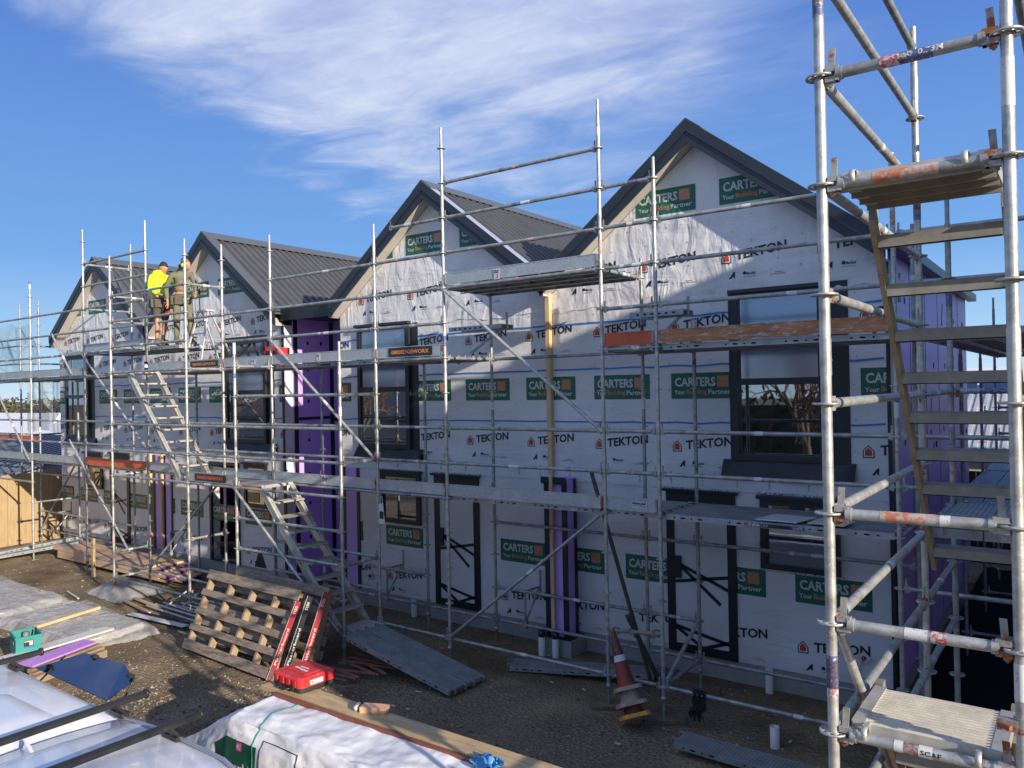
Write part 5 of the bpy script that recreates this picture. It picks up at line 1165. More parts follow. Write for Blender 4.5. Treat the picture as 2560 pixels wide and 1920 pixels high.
vent_tag(5.19, .62, 'white diamond cable flange with a dangling red cable on the wall by the corner'); vent_tag(-3.22, .55, 'white diamond cable flange with a dangling cable on the wall behind the lower stairs')
# boards left on the decks, a step ladder, a saw stand, a drink can
mb = MB(); mb.prism([(4.42, .02, 2.425), (4.88, -.0, 2.425), (4.98, .42, 2.425), (4.52, .45, 2.425)], (0, 0, .01), ST_W); single(mb, 'white_offcut', 'flat white offcut lying on the deck below the big window', 'offcut')
mb = MB(); mb.prism([(4.98, .06, 2.424), (5.35, .04, 2.424), (5.38, .4, 2.424), (5.02, .42, 2.424)], (0, 0, .01), WB); single(mb, 'white_offcut', 'second white offcut on the deck, closer to the access tower', 'offcut')
LAD = mat('ladder_alu', (.66, .66, .66), .4, .4)
r = thing('step_ladder', 'white aluminium step ladder standing open on the deck beside the workers', 'ladder')
top = Vector((-6.62, .40, 5.55))
for s, nm in ((-1, 1), (1, 1)):
    mb = MB(); mb.bar(top + Vector((s * .16, 0, 0)), Vector((-6.5 + s * .30, .05, 4.44)), .05, .022, LAD, up=(0, 1, 0)); mb.build('rail', r)
    mb = MB(); mb.bar(top + Vector((s * .13, .06, 0)), Vector((-6.55 + s * .26, .92, 4.44)), .04, .02, LAD, up=(0, 1, 0)); mb.build('rail', r)
for i in range(4):
    t = (i + .7) / 4.2; mb = MB(); c = top.lerp(Vector((-6.5, .05, 4.44)), t); mb.obox(c, (.15 + .13 * t, 0, 0), (0, .035, 0), (0, 0, .012), LAD); mb.build('step', r)
mb = MB(); mb.obox(top + Vector((0, .03, .01)), (.20, 0, 0), (0, .10, 0), (0, 0, .015), LAD); mb.build('top_cap', r)
DKM = mat('saw_dark', (.03, .03, .035), .5)
r = thing('saw_stand', 'dark folding saw stand on the deck in front of the left upper window', 'saw stand')
mb = MB(); mb.bar((-6.25, .75, 4.88), (-5.0, .72, 4.92), .06, .05, DKM); mb.bar((-6.2, .75, 4.72), (-5.3, .72, 4.72), .04, .04, DKM)
for (a, b_) in (((-6.1, 4.88), (-6.3, 4.44)), ((-5.9, 4.86), (-5.35, 4.44)), ((-5.5, 4.88), (-5.2, 4.44)), ((-5.6, 4.88), (-6.0, 4.6))): mb.bar((a[0], .75, a[1]), (b_[0], .7, b_[1]), .035, .035, DKM, up=(0, 1, 0))
mb.build('frame', r)
RDP = mat('red_plastic', (.62, .03, .03), .4, var=.1)
mb = MB(); mb.box((-5.02, .62, 4.60), (-4.98, .9, 4.78), RDP); mb.box((-4.66, .62, 4.44), (-4.61, .9, 4.76), RDP); mb.box((-5.02, .62, 4.70), (-4.61, .65, 4.78), RDP); mb.box((-4.97, .64, 4.45), (-4.67, .88, 4.699), DKM); mb.path([(-5.0, .75, 4.84), (-4.95, .75, 4.92), (-4.7, .75, 4.92), (-4.64, .75, 4.82)], .015, DKM, 8); single(mb, 'site_radio', 'red and black site tool box standing on the deck next to the saw stand', 'tool box')
mb = MB(); mb.lathe([(0, 0), (.028, .004), (.033, .02), (.033, .155), (.026, .168), (0, .168)], (-7.22, -.45, 4.402), (0, 0, 1), KK, 16); mb.lathe([(.0335, .05), (.0335, .11)], (-7.22, -.45, 4.402), (0, 0, 1), ST_W, 16); single(mb, 'drink_can', 'dark drink can standing on the top of the upper stairs', 'can')
# small litter
for i in range(60):
    mb = MB(); x = rnd.uniform(-1.2, 6); y = rnd.uniform(-2.4, 1.4); a = rnd.uniform(0, 3); s = rnd.uniform(.015, .05)
    mb.obox((x, y, gz(x, y) + .008), (s * math.cos(a), s * math.sin(a), 0), (-.012 * math.sin(a), .012 * math.cos(a), 0), (0, 0, .003), rnd.choice((ST_W, PINEY, WB, OLDW2, OLDW, KK, RUST))); single(mb, 'debris_scrap', 'small scrap of building litter on the shaded dirt', 'scrap', 'small scraps littering the shaded dirt')
# ------------------------------------------------------------ wrapped timber pack in the foreground
PWRAP = mat('white_woven_wrap', (.70, .71, .74), .38, var=.07, vscale=3, bump=.45, bscale=5, spec=.5, col2=(.55, .47, .34), c2scale=3.2, c2lo=.60, c2hi=.72); GRN = mat('printed_dark_green', (.012, .085, .05), .4, var=.15, bump=.4, bscale=5)
tp = thing('timber_pack', 'long timber pack in white printed plastic wrap, in the foreground under the red case', 'timber pack')
mb = MB(); mb.box((1.10, -4.10, .12), (6.0, -3.42, .90), PINK_T); mb.build('timbers', tp)
def pack_pt(s, x):
    """section round the pack: s 0..1 from the back foot over the top to the front foot"""
    prof = [(-3.33, .10), (-3.34, .55), (-3.36, .93), (-3.42, .965), (-3.70, .965), (-4.02, .962), (-4.17, .93), (-4.24, .78), (-4.27, .50), (-4.30, .25), (-4.40, .03)]
    f = s * (len(prof) - 1); i = min(int(f), len(prof) - 2); t = f - i; y = prof[i][0] * (1 - t) + prof[i + 1][0] * t; z = prof[i][1] * (1 - t) + prof[i + 1][1] * t
    k_ = max(0, .95 - x) / .95
    if k_ > 0: z2 = z - k_ * .55 * (1 if z > .4 else .4); y = -3.78 + (y + 3.78) * (1 - .25 * k_); z = max(.03, z2)
    nn_ = mnoise.noise(Vector((x * 2.2, s * 9, 1))) * .028 + mnoise.noise(Vector((x * 7 + s * 6, s * 26, 4))) * .010 + abs(mnoise.noise(Vector((x * 4.5 - s * 9, s * 15 + x * 2, 7)))) * .011 + abs(mnoise.noise(Vector((x * 15 + s * 14, s * 30, 11)))) * .005 
    return Vector((x - (.12 * k_ * math.sin(s * 14)), y - nn_ * (1 if s > .6 else .2), z + nn_ * (1 if s < .62 else .3)))
nu, nv = 300, 120; P = []
for j in range(nv):
    for i in range(nu): P.append(pack_pt(j / (nv - 1), -.10 + 6.15 * i / (nu - 1)))
mb = MB(); mb.add(P, [(j * nu + i, j * nu + i + 1, (j + 1) * nu + i + 1, (j + 1) * nu + i) for j in range(nv - 1) for i in range(nu - 1)], PWRAP, True); wr = mb.build('plastic_wrap', tp)
def on_pack(x0, x1, s0, s1, off=.006):
    def fn(u, v):
        s = s1 + (s0 - s1) * v; x = x0 + (x1 - x0) * u; p = pack_pt(s, x); q = pack_pt(min(1, s + .01), x); r_ = pack_pt(s, x + .02); n_v = (r_ - p).cross(q - p).normalized()
        if n_v.dot(CAMP - p) < 0: n_v = -n_v
        return p + n_v * off
    return fn
def pack_patch(x0, x1, s0, s1, m, nm, off=.004, skew=0.):
    f = on_pack(x0, x1, s0, s1, off); a_, b2 = 24, 14; Q = [f(i / (a_ - 1), j / (b2 - 1)) for j in range(b2) for i in range(a_)]
    mb = MB(); mb.add(Q, [(j * a_ + i, j * a_ + i + 1, (j + 1) * a_ + i + 1, (j + 1) * a_ + i) for j in range(b2 - 1) for i in range(a_ - 1)], m, True); return mb
mb = pack_patch(.72, 1.42, .70, .96, GRN, 'p'); put_text(mb, 'CarterHoltHarvey', (0, 0, 0), (0, 0, 0), (0, 0, 0), ST_W, .02, fn=on_pack(.80, 1.95, .765, .815, .010)); mb.build('green_print', wr)
mb = pack_patch(2.05, 3.4, .70, .96, GRN, 'p'); mb.build('green_print', wr)
mb = MB(); fr2 = on_pack(1.47, 1.95, .66, .95, .005)
for (a, b_) in (((.0, 1), (1, 1)), ((1, 1), (1, .1)), ((0, 1), (0, .1)), ((1, .1), (.0, .1))):
    for t in range(12): 
        u0, v0 = a[0] + (b_[0] - a[0]) * t / 12, a[1] + (b_[1] - a[1]) * t / 12; u1, v1 = a[0] + (b_[0] - a[0]) * (t + 1) / 12, a[1] + (b_[1] - a[1]) * (t + 1) / 12; mb.tube(fr2(u0, v0), fr2(u1, v1), .0045, KK, 4, False)
put_text(mb, 'CarterHoltHarvey', (0, 0, 0), (0, 0, 0), (0, 0, 0), P_GREY, .01, fn=on_pack(1.55, 1.88, .75, .775, .006))
for i in range(4): put_text(mb, 'Protect from weather', (0, 0, 0), (0, 0, 0), (0, 0, 0), P_GREY, .0, fn=on_pack(1.6, 1.88, .815 + .03 * i, .827 + .03 * i, .006)) if False else mb.tube(fr2(.25, .42 - .1 * i), fr2(.82, .42 - .1 * i), .003, P_GREY, 4, False)
mb.build('printed_frame', wr)
mb = MB(); f = on_pack(1.12, 1.22, .665, .70, .007); mb.poly([f(0, 0), f(1, 0), f(1, 1), f(0, 1)], ST_W); f = on_pack(1.13, 1.21, .705, .73, .008); mb.poly([f(0, 0), f(1, 0), f(1, 1), f(0, 1)], mat('magenta_label', (.50, .03, .22), .5)); put_text(mb, 'H1.2', (0, 0, 0), (0, 0, 0), (0, 0, 0), ST_W, .02, fn=on_pack(1.14, 1.20, .71, .725, .010)); mb.build('label', wr)
STRAP = mat('green_strap', (.03, .33, .24), .4); mb = MB()
for xx in (1.28, 4.2):
    pts = [pack_pt(s / 60, xx + .12 * (s / 60)) + Vector((0, -.006 if s > 38 else 0, .008)) for s in range(0, 60)]
    for a, b_ in zip(pts[:-1], pts[1:]): mb.bar(a, b_, .011, .003, STRAP, up=(0, -.4, 1))
mb.build('strap', tp)
mb = MB(); mb.bar((.70, -3.56, .985), (6.0, -3.56, .985), .24, .045, mat('pine_board_weathered', (.47, .35, .19), .65, var=.28, vscale=4, stretch=(.7, 7, 7), bump=.08, col2=(.25, .16, .09), c2scale=5, c2lo=.60, c2hi=.66)); single(mb, 'pine_board', 'long pine board lying along the edge of the wrapped timber pack', 'board')
mb = MB(); mb.bar((.95, -3.705, .985), (6.0, -3.705, .985), .035, .035, mat('red_brown_edge', (.22, .075, .05), .6, var=.25)); single(mb, 'red_brown_batten', 'thin red brown batten beside the long pine board', 'batten')
mb = MB(); mb.obox((2.13, -3.50, 1.035), (.115, .05, 0), (-.022, .052, 0), (0, 0, .026), mat('fresh_cut_block', (.66, .40, .24), .6, var=.12, vscale=8, stretch=(6, 1, 6))); single(mb, 'timber_block', 'small fresh cut timber block on the pine board', 'timber block')
mb = MB(); mb.lathe([(0, 0), (.02, .004), (.024, .02), (.024, .07), (.013, .09), (.013, .11)], (1.98, -3.60, 1.03), (-.45, .85, .1), ST_W, 14); mb.lathe([(.016, .11), (.020, .125), (.020, .17), (.0, .172)], (1.98, -3.60, 1.03), (-.45, .85, .1), KK, 12); mb.lathe([(.0245, .03), (.0245, .06)], (1.98, -3.60, 1.03), (-.45, .85, .1), GALVD, 12); single(mb, 'chalk_bottle', 'small bottle with black cap lying beside the timber block', 'bottle')
mb = MB(); pts = [(.30, -4.3, .62), (.48, -3.75, .72), (.62, -3.1, .84), (.66, -2.9, .86)]
mb.bar((.18, -4.25, .40), (.64, -2.95, .93), .045, .022, mat('dark_stick', (.10, .085, .07), .7)); single(mb, 'dark_batten', 'dark batten sticking out under the left end of the timber pack', 'batten')
n = 12; P = [(3.45 + .26 * (i / 11) + .02 * math.sin(j * 2), -3.78 + .16 * (j / 11) + .02 * math.sin(i * 1.7), 1.0 + .045 * math.sin(i * .9 + j * 1.3) * math.sin(PI * i / 11) + .03 * math.sin(PI * j / 11)) for j in range(n) for i in range(n)]
mb = MB(); mb.add(P, [(j * n + i, j * n + i + 1, (j + 1) * n + i + 1, (j + 1) * n + i) for j in range(n - 1) for i in range(n - 1)], mat('blue_plastic', (.08, .30, .62), .35), True); single(mb, 'blue_bag', 'crumpled blue plastic bag on the wrapped timber pack', 'bag')
# red tool case
cs = thing('tool_case', 'red and black hard tool case resting on the timber pack', 'tool case'); cc = Vector((1.04, -3.42, 1.012)); ux = Vector((.995, -.06, 0)); uy = Vector((.10, .99, 0)); CRED = mat('case_red', (.60, .035, .035), .38, var=.15, vscale=6, col2=(.50, .32, .25), c2scale=7, c2lo=.58, c2hi=.72); CBLK = mat('case_black', (.025, .025, .028), .5, var=.2)
def rounded(mb, z0, z1, a, b_, m, ins=.02, rad=.05, top=True):
    def loop(aa, bb, z):
        L_ = []
        for (sx, sy, st_) in ((1, 1, 0), (-1, 1, 1), (-1, -1, 2), (1, -1, 3)):
            for k_ in range(5): t = PI / 2 * (st_ + k_ / 4); L_.append(cc + ux * (sx * (aa - rad) + rad * math.cos(t)) + uy * (sy * (bb - rad) + rad * math.sin(t)) + Vector((0, 0, z)))
        return L_
    Ls = [loop(a, b_, z0), loop(a, b_, z1 - .02), loop(a - ins, b_ - ins, z1)] if top else [loop(a - ins * .6, b_ - ins * .6, z0), loop(a, b_, z0 + .015), loop(a, b_, z1)]
    n = 20; V = sum(Ls, []); F = [(q * n + i, q * n + (i + 1) % n, (q + 1) * n + (i + 1) % n, (q + 1) * n + i) for q in range(2) for i in range(n)] + [tuple(range(2 * n, 3 * n)), tuple(range(n - 1, -1, -1))]
    mb.add(V, F, m)
mb = MB(); rounded(mb, .0, .052, .232, .205, CBLK, top=False); base_ = mb.build('base', cs)
mb = MB(); rounded(mb, .0525, .145, .235, .208, CRED)
mb.obox(cc + Vector((0, 0, .148)), ux * .16, uy * .10, (0, 0, .004), CRED)
for i in range(4): mb.obox(cc + ux * (-.15 + .1 * i) - uy * .209 + Vector((0, 0, .09)), ux * .022, uy * .008, (0, 0, .030), CRED)
for i in range(3): mb.obox(cc - uy * (-.1 + .1 * i) - ux * .236 + Vector((0, 0, .085)), uy * .02, ux * .006, (0, 0, .02), CRED)
lid = mb.build('lid', cs)
mb = MB(); z = .1535
for (a, b_, w_, h) in ((-.11, -.02, .09, .028), (.0, -.03, .10, .030), (-.06, .02, .12, .02)): mb.obox(cc + ux * (a + .05) + uy * b_ + Vector((0, 0, z)), ux * w_ / 2, uy * h / 2, (0, 0, .0006), ST_W)
mb.obox(cc + ux * .238 - uy * .02 + Vector((0, 0, .088)), ux * .001, uy * .075, (0, 0, .022), ST_W); mb.obox(cc + ux * .2395 - uy * .06 + Vector((0, 0, .088)), ux * .001, uy * .02, (0, 0, .014), ST_R); mb.build('label', lid)
for s in (-.11, .11): mb = MB(); mb.obox(cc - uy * .213 + ux * s + Vector((0, 0, .045)), ux * .024, uy * .006, (0, 0, .03), CBLK); mb.build('latch', base_)
mb = MB(); mb.path([cc - uy * .21 + ux * -.07 + Vector((0, 0, .03)), cc - uy * .24 + ux * -.06 + Vector((0, 0, .03)), cc - uy * .24 + ux * .06 + Vector((0, 0, .03)), cc - uy * .21 + ux * .07 + Vector((0, 0, .03))], .010, CBLK, 8); mb.build('handle', base_)

# ------------------------------------------------------------ white utility vehicle with canopy
PAINT = mat('white_paint', (.74, .755, .79), .22, coat=.6, var=.04, vscale=1.2); BLKP = mat('black_plastic', (.018, .018, .02), .45); RUB = mat('tyre_rubber', (.02, .02, .02), .85); CHR = mat('alloy', (.5, .5, .52), .3, .8)
U = thing('utility_vehicle', 'white utility vehicle with rear canopy and roof racks, its side glass raised', 'ute')
UY = -6.27
def section(x, hw, z0, z1, r, camber=.03, n=7):
    """half loop from the right sill over the roof to the left sill"""
    P = [(x, UY + hw, z0)]
    for i in range(n): t = PI / 2 * i / (n - 1); P.append((x, UY + hw - r + r * math.cos(t), z1 - r + r * math.sin(t)))
    for i in range(1, 8): u = i / 8; yy = (hw - r) * (1 - 2 * u); P.append((x, UY + yy, z1 + camber * (1 - (yy / max(.01, hw - r)) ** 2)))
    for i in range(n): t = PI / 2 * (1 - i / (n - 1)); P.append((x, UY - hw + r - r * math.cos(t), z1 - r + r * math.sin(t)))
    P.append((x, UY - hw, z0)); return P
def loft(secs, m, name, parent, caps=True):
    mb = MB(); n = len(secs[0]); V = sum(secs, []); F = [(j * n + i, j * n + i + 1, (j + 1) * n + i + 1, (j + 1) * n + i) for j in range(len(secs) - 1) for i in range(n - 1)]
    mb.add(V, F, m, True)
    if caps: mb.add(secs[0], [tuple(range(n))], m); mb.add(secs[-1], [tuple(range(n - 1, -1, -1))], m)
    return mb.build(name, parent)
body = loft([section(x, hw, .38, z, r, .01) for x, hw, z, r in ((-.95, .80, 1.02, .08), (-.85, .86, 1.05, .08), (1.7, .87, 1.06, .06), (3.9, .87, 1.06, .08), (4.4, .86, 1.04, .14), (4.95, .82, .98, .2), (5.12, .70, .85, .22))], PAINT, 'body', U)
can = loft([section(x, hw, 1.05, z, r) for x, hw, z, r in ((-.82, .70, 1.45, .10), (-.72, .745, 1.55, .13), (-.4, .775, 1.595, .15), (.6, .785, 1.605, .19), (1.45, .785, 1.60, .19), (1.60, .775, 1.57, .13), (1.655, .75, 1.50, .10))], PAINT, 'canopy', U)
cab = loft([section(x, hw, 1.05, z, r, .035) for x, hw, z, r in ((1.685, .74, 1.52, .10), (1.74, .77, 1.59, .14), (2.0, .775, 1.62, .16), (2.9, .765, 1.63, .17), (3.2, .74, 1.60, .17), (3.38, .72, 1.55, .15))], PAINT, 'cab', U)
# raised panel pressings on the canopy roof
mb = MB()
for (x0, x1, y0, y1) in ((-.45, .35, UY - .10, UY + .48), (.5, 1.4, UY - .10, UY + .40), (-.45, 1.4, UY - .62, UY - .25)):
    n = 8; P = []
    for j in range(n):
        for i in range(n):
            u, v = i / (n - 1), j / (n - 1); e = min(1, min(u, 1 - u, v, 1 - v) * 8); yy = y0 + (y1 - y0) * v; P.append((x0 + (x1 - x0) * u, yy, 1.592 + .03 * (1 - ((yy - UY) / .63) ** 2) - .012 + .018 * e + .015 * min(1, (x0 + (x1 - x0) * u + .4) / 1.)))
    mb.add(P, [(j * n + i, j * n + i + 1, (j + 1) * n + i + 1, (j + 1) * n + i) for j in range(n - 1) for i in range(n - 1)], PAINT, True)
mb.build('roof_pressing', can)
mb = MB(); mb.add([(3.36, UY + .66, 1.60), (3.36, UY - .66, 1.60), (4.05, UY - .74, 1.09), (4.05, UY + .74, 1.09)], [(0, 1, 2, 3)], GLASS_T); mb.add([(3.34, UY + .66, 1.58), (3.34, UY - .66, 1.58), (4.0, UY - .74, 1.05), (4.0, UY + .74, 1.05)], [(3, 2, 1, 0)], BLKP); mb.build('windscreen', U)
for s in (-1, 1):
    mb = MB()
    for (xa, xb) in ((1.85, 2.55), (2.63, 3.28)):
        mb.prism([(xa, UY + s * .772, 1.10), (xb + .28 * (xb > 3), UY + s * .795, 1.10), (xb, UY + s * .752, 1.43), (xa, UY + s * .768, 1.43)], (0, s * .012, 0), GLASS_T)
    mb.build('side_window', U)
    mb = MB(); mb.bar((3.36, UY + s * .685, 1.60), (4.06, UY + s * .77, 1.08), .06, .06, BLKP); mb.build('pillar', U)
    mb = MB(); mb.path([(1.78, UY + s * .66, 1.61), (2.3, UY + s * .67, 1.64), (3.0, UY + s * .66, 1.63), (3.3, UY + s * .63, 1.58)], .013, CHR, 8); mb.build('roof_rail', U)
    mb = MB(); mb.obox((3.55, UY + s * 1.0, 1.18), (.05, 0, 0), (0, .10, 0), (0, 0, .07), BLKP); mb.bar((3.62, UY + s * .85, 1.12), (3.57, UY + s * .95, 1.15), .04, .03, BLKP); mb.build('mirror', U)
    for x in (.25, 3.95):
        mb = MB(); mb.lathe([(.20, 0), (.33, .01), (.355, .05), (.355, .19), (.33, .235), (.20, .24)], (x, UY + s * .87, .355), (0, -s, 0), RUB, 28); w_ = mb.build('wheel', U)
        mb = MB(); mb.lathe([(0, -.01), (.06, -.012), (.19, .03), (.205, .01)], (x, UY + s * .865, .355), (0, -s, 0), CHR, 18); mb.build('rim', w_)
    mb = MB(); mb.obox((5.05, UY + s * .62, .86), (.05, 0, 0), (0, .14, 0), (0, 0, .07), GLASS_T); mb.build('headlight', U)
    mb = MB(); mb.obox((-.94, UY + s * .76, .84), (.02, 0, 0), (0, .06, 0), (0, 0, .13), RDP); mb.build('tail_light', U)
for x, z in ((0.0, 1.70), (1.72, 1.705), (2.42, 1.71)):
    mb = MB(); P = []
    mb.obox((x, UY + .02, z), (.036, 0, 0), (0, .83, 0), (0, 0, .014), BLKP); mb.obox((x, UY + .02, z + .0155), (.010, 0, 0), (0, .83, 0), (0, 0, .0015), RUB)
    for s in (-1, 1):
        mb.lathe([(.0, .0), (.034, .0), (.034, .02), (0, .03)], (x, UY + .02 + s * .83, z), (0, s, 0), BLKP, 12)
        for q in (-1, 1): mb.bar((x + .02 * q, UY + s * .62, z - .012), (x + .07 * q, UY + s * .67, z - .085), .04, .02, BLKP, up=(0, 1, 0))
        mb.obox((x, UY + s * .66, z - .075), (.085, 0, 0), (0, .03, 0), (0, 0, .016), BLKP)
    mb.build('roof_bar', U)
mb = MB(); mb.prism([(1.80, UY - .012, 1.64), (1.92, UY - .012, 1.65), (1.83, UY - .008, 1.695)], (0, .022, 0), PAINT); mb.build('aerial', cab)
# raised side glass of the canopy, with struts and latches
g = thing('x', 'x', 'x'); bpy.data.objects.remove(g)
mb = MB(); gp = [(.02, -5.46, 1.58), (1.28, -5.48, 1.58), (1.33, -5.29, 1.69), (.96, -5.18, 1.71), (.36, -5.21, 1.70)]; mb.prism(gp, (0, 0, -.008), GLASS_T); gl = mb.build('side_glass', U)
mb = MB()
for (x, y) in ((.55, -5.22), (1.26, -5.29)): mb.obox((x, y, 1.708), (.028, 0, 0), (0, .018, 0), (0, 0, .012), BLKP); mb.obox((x, y + .02, 1.69), (.02, 0, 0), (0, .012, 0), (0, 0, .02), BLKP)
mb.build('latch', gl)
mb = MB(); mb.path([(1.30, -5.28, 1.68), (1.34, -5.49, 1.40)], .008, BLKP, 8); mb.path([(.20, -5.30, 1.67), (.0, -5.49, 1.40)], .008, BLKP, 8); mb.build('gas_strut', U)
mb = MB(); mb.box((-.15, UY + .786, 1.12), (1.25, UY + .792, 1.40), BLKP); mb.build('side_opening', can)

# ------------------------------------------------------------ the two workers
SKIN = mat('skin', (.42, .22, .145), .55, var=.06); HAIR = mat('hair_dark', (.025, .018, .014), .7, bump=.5, bscale=60); HIVIS = mat('hi_vis_yellow', (.55, .95, .02), .75, var=.06, vscale=6, bump=.4, bscale=14); BLKC = mat('black_fabric', (.02, .02, .022), .85, bump=.3, bscale=20); SHORT = mat('charcoal_shorts', (.075, .062, .055), .85, var=.1)
OLIVE = mat('olive_fabric', (.15, .155, .095), .85, var=.12, vscale=6, bump=.4, bscale=14); BROWN = mat('brown_vest', (.25, .165, .09), .85, var=.1, bump=.3, bscale=14); BOOT = mat('work_boot', (.10, .075, .05), .8); BELT = mat('tool_belt', (.10, .085, .07), .8, var=.2, vscale=12)
GREEN_E = mat('ear_muff_green', (.50, .85, .03), .5)
def skin_obj(name, chains, m, parent, sub=1, root=None):
    V = []; E_ = []; R_ = []; idx = {}
    def vid(p, r):
        k = tuple(round(c, 4) for c in p)
        if k not in idx: idx[k] = len(V); V.append(p); R_.append(r)
        return idx[k]
    for ch in chains:
        ids = [vid(p, r) for p, r in ch]
        for a, b_ in zip(ids[:-1], ids[1:]):
            if a != b_ and (a, b_) not in E_: E_.append((a, b_))
    me = bpy.data.meshes.new(name); me.from_pydata([tuple(v) for v in V], E_, []); o = bpy.data.objects.new(name, me); C.objects.link(o); o.parent = parent
    me.materials.append(m); mod = o.modifiers.new('skin', 'SKIN'); mod.use_smooth_shade = True
    for i, r in enumerate(R_):
        rx, ry = (r if isinstance(r, tuple) else (r, r)); me.skin_vertices[0].data[i].radius = (rx, ry)
    me.skin_vertices[0].data[0].use_root = True
    s = o.modifiers.new('sub', 'SUBSURF'); s.levels = sub; s.render_levels = sub
    return o
def person(label, J, loc, kind):
    """J: joints in world-like axes relative to the feet centre"""
    P = thing('person', label, 'person'); J = {k: Vector(v) for k, v in J.items()}
    pel, wa, ch, nk, hd = J['pel'], J['waist'], J['chest'], J['neck'], J['head']; hf = J['face']; up = (hd - nk).normalized(); side = hf.cross(Vector((0, 0, 1))).normalized()
    chains = [[(pel, .085), (wa, .080), (ch, .085), (nk, .050)]]
    for s in 'LR':
        chains.append([(ch, .085), (J['sh' + s], .045), (J['el' + s], .038), (J['wr' + s], .028)])
        chains.append([(pel, .085), (J['hip' + s], .068), (J['kn' + s], .052), (J['an' + s], .036), (J['toe' + s], .03)])
    # hands: palm and five separate fingers
    for s in 'LR':
        w0 = J['wr' + s]; d = (w0 - J['el' + s]).normalized(); a = d.orthogonal().normalized(); b_ = d.cross(a); palm = w0 + d * .055
        chains.append([(w0, .028), (palm, .034)])
        for k_, (off, ln) in enumerate(((-.028, .070), (-.010, .080), (.009, .075), (.026, .058))):
            q = palm + b_ * off + d * .030; curl = a * .03; chains.append([(palm, .034), (q, .010), (q + d * ln * .5 + curl * .4, .009), (q + d * ln * .75 + curl * 1.3, .008)])
        q = palm - b_ * .035 + a * .01; chains.append([(palm, .034), (q, .012), (q - b_ * .02 + d * .035 + a * .015, .010), (q - b_ * .022 + d * .06 + a * .03, .009)])
    bd = skin_obj('body', chains, SKIN, P, 1)
    # head joined into one lofted form with brow, nose, lips, chin and ears
    f = hf.normalized(); u = (up - f * up.dot(f)).normalized(); s_ = f.cross(u).normalized(); mb = MB(); n = 20; rows = 15; Q = []
    for j in range(rows):
        t = j / (rows - 1); zz = -.115 + .235 * t; wv = math.sin(PI * min(1, max(0, (t * .94 + .06)))) ** .55; wd_ = .074 * wv * (1 if t > .45 else .80 + .2 * t / .45); dp = .096 * wv
        for i in range(n):
            a = 2 * PI * i / n; c_, q_ = math.cos(a), math.sin(a); r_f = dp * c_; r_s = wd_ * q_
            if c_ > .9:
                if .36 < t < .56: r_f += .020 * (1 - abs(t - .42) / .16) * (c_ - .9) * 10
                if .22 < t < .32: r_f += .006
                if t < .14: r_f += .012
                if .56 < t < .64: r_f -= .004
            Q.append(hd + f * (r_f + .012 * (1 if c_ > 0 else -0.3) * (1 - t)) + s_ * r_s + u * zz)
    mb.add(Q, [(j * n + i, j * n + (i + 1) % n, (j + 1) * n + (i + 1) % n, (j + 1) * n + i) for j in range(rows - 1) for i in range(n)], SKIN, True); mb.add(Q[-n:], [tuple(range(n))], SKIN, True)
    for q_ in (-1, 1): mb.lathe([(.0, .0), (.016, .002), (.026, .010), (.024, .016), (.012, .012)], hd + s_ * q_ * .068 - f * .008 - u * .01, s_ * q_, SKIN, 12)
    mb.tube(nk - u * .03, hd - u * .05 - f * .01, .050, SKIN, 14, False, .052); hm = mb.build('head', P)
    mb = MB()
    for q_ in (-1, 1): mb.lathe([(0, .006), (.008, .004), (.010, 0)], hd + f * .088 + s_ * q_ * .030 + u * .012, f, ST_W, 10); mb.lathe([(0, .009), (.005, .006)], hd + f * .088 + s_ * q_ * .030 + u * .012, f, HAIR, 8); mb.obox(hd + f * .092 + s_ * q_ * .030 + u * .030, s_ * .016, f * .004, u * .003, HAIR)
    mb.build('eye', hm)
    hb = MB(); hn = 18; Q = []
    cap_m = HAIR if kind == 1 else OLIVE
    for j in range(8):
        t = j / 7; ph = PI / 2 * t
        for i in range(hn):
            a = 2 * PI * i / hn; low = -.055 if math.cos(a) < .1 else (.035 if kind == 1 else .03); zz = low * (1 - t) + .128 * t if t > 0 else low; rr_ = math.cos(ph * .96) ** .5
            Q.append(hd + f * ((.104 if math.cos(a) < .3 else .100) * math.cos(a) * rr_) + s_ * (.082 * math.sin(a) * rr_) + u * zz)
    hb.add(Q, [(j * hn + i, j * hn + (i + 1) % hn, (j + 1) * hn + (i + 1) % hn, (j + 1) * hn + i) for j in range(7) for i in range(hn)], cap_m, True); hb.add(Q[-hn:], [tuple(range(hn))], cap_m)
    hr = hb.build('hair' if kind == 1 else 'cap', P)
    if kind == 2:
        hb = MB(); Pk = [hd - f * .09 + s_ * x_ + u * .045 - (f * (.085 - abs(x_) * .5)) * y_ - u * .03 * y_ for y_ in (0, 1) for x_ in (-.065, -.035, 0, .035, .065)]; hb.add(Pk, [(i, i + 1, i + 6, i + 5) for i in range(4)], OLIVE, True); hb.build('cap_peak', hr)
        hb = MB()
        for q_ in (-1, 1): hb.lathe([(0, .035), (.028, .033), (.036, .02), (.034, 0)], hd + s_ * q_ * .070 - f * .005 - u * .012, s_ * q_, GREEN_E, 14)
        hb.build('ear_muffs', P)
        hb = MB(); L_ = [hd + s_ * (.098 * math.cos(t)) + u * (-.01 + .145 * math.sin(t)) for t in [PI * i / 12 for i in range(13)]]; hb.path(L_, .007, BLKC, 6); hb.build('head_band', P)
    # clothing
    top_m = HIVIS if kind == 1 else OLIVE; k1 = lambda p, q, t: p.lerp(q, t)
    shell = [[(wa + (pel - wa) * .35, .135 if kind == 1 else .112), (wa, .132 if kind == 1 else .108), (ch, .140 if kind == 1 else .115), (nk - u * .015, .070)]]
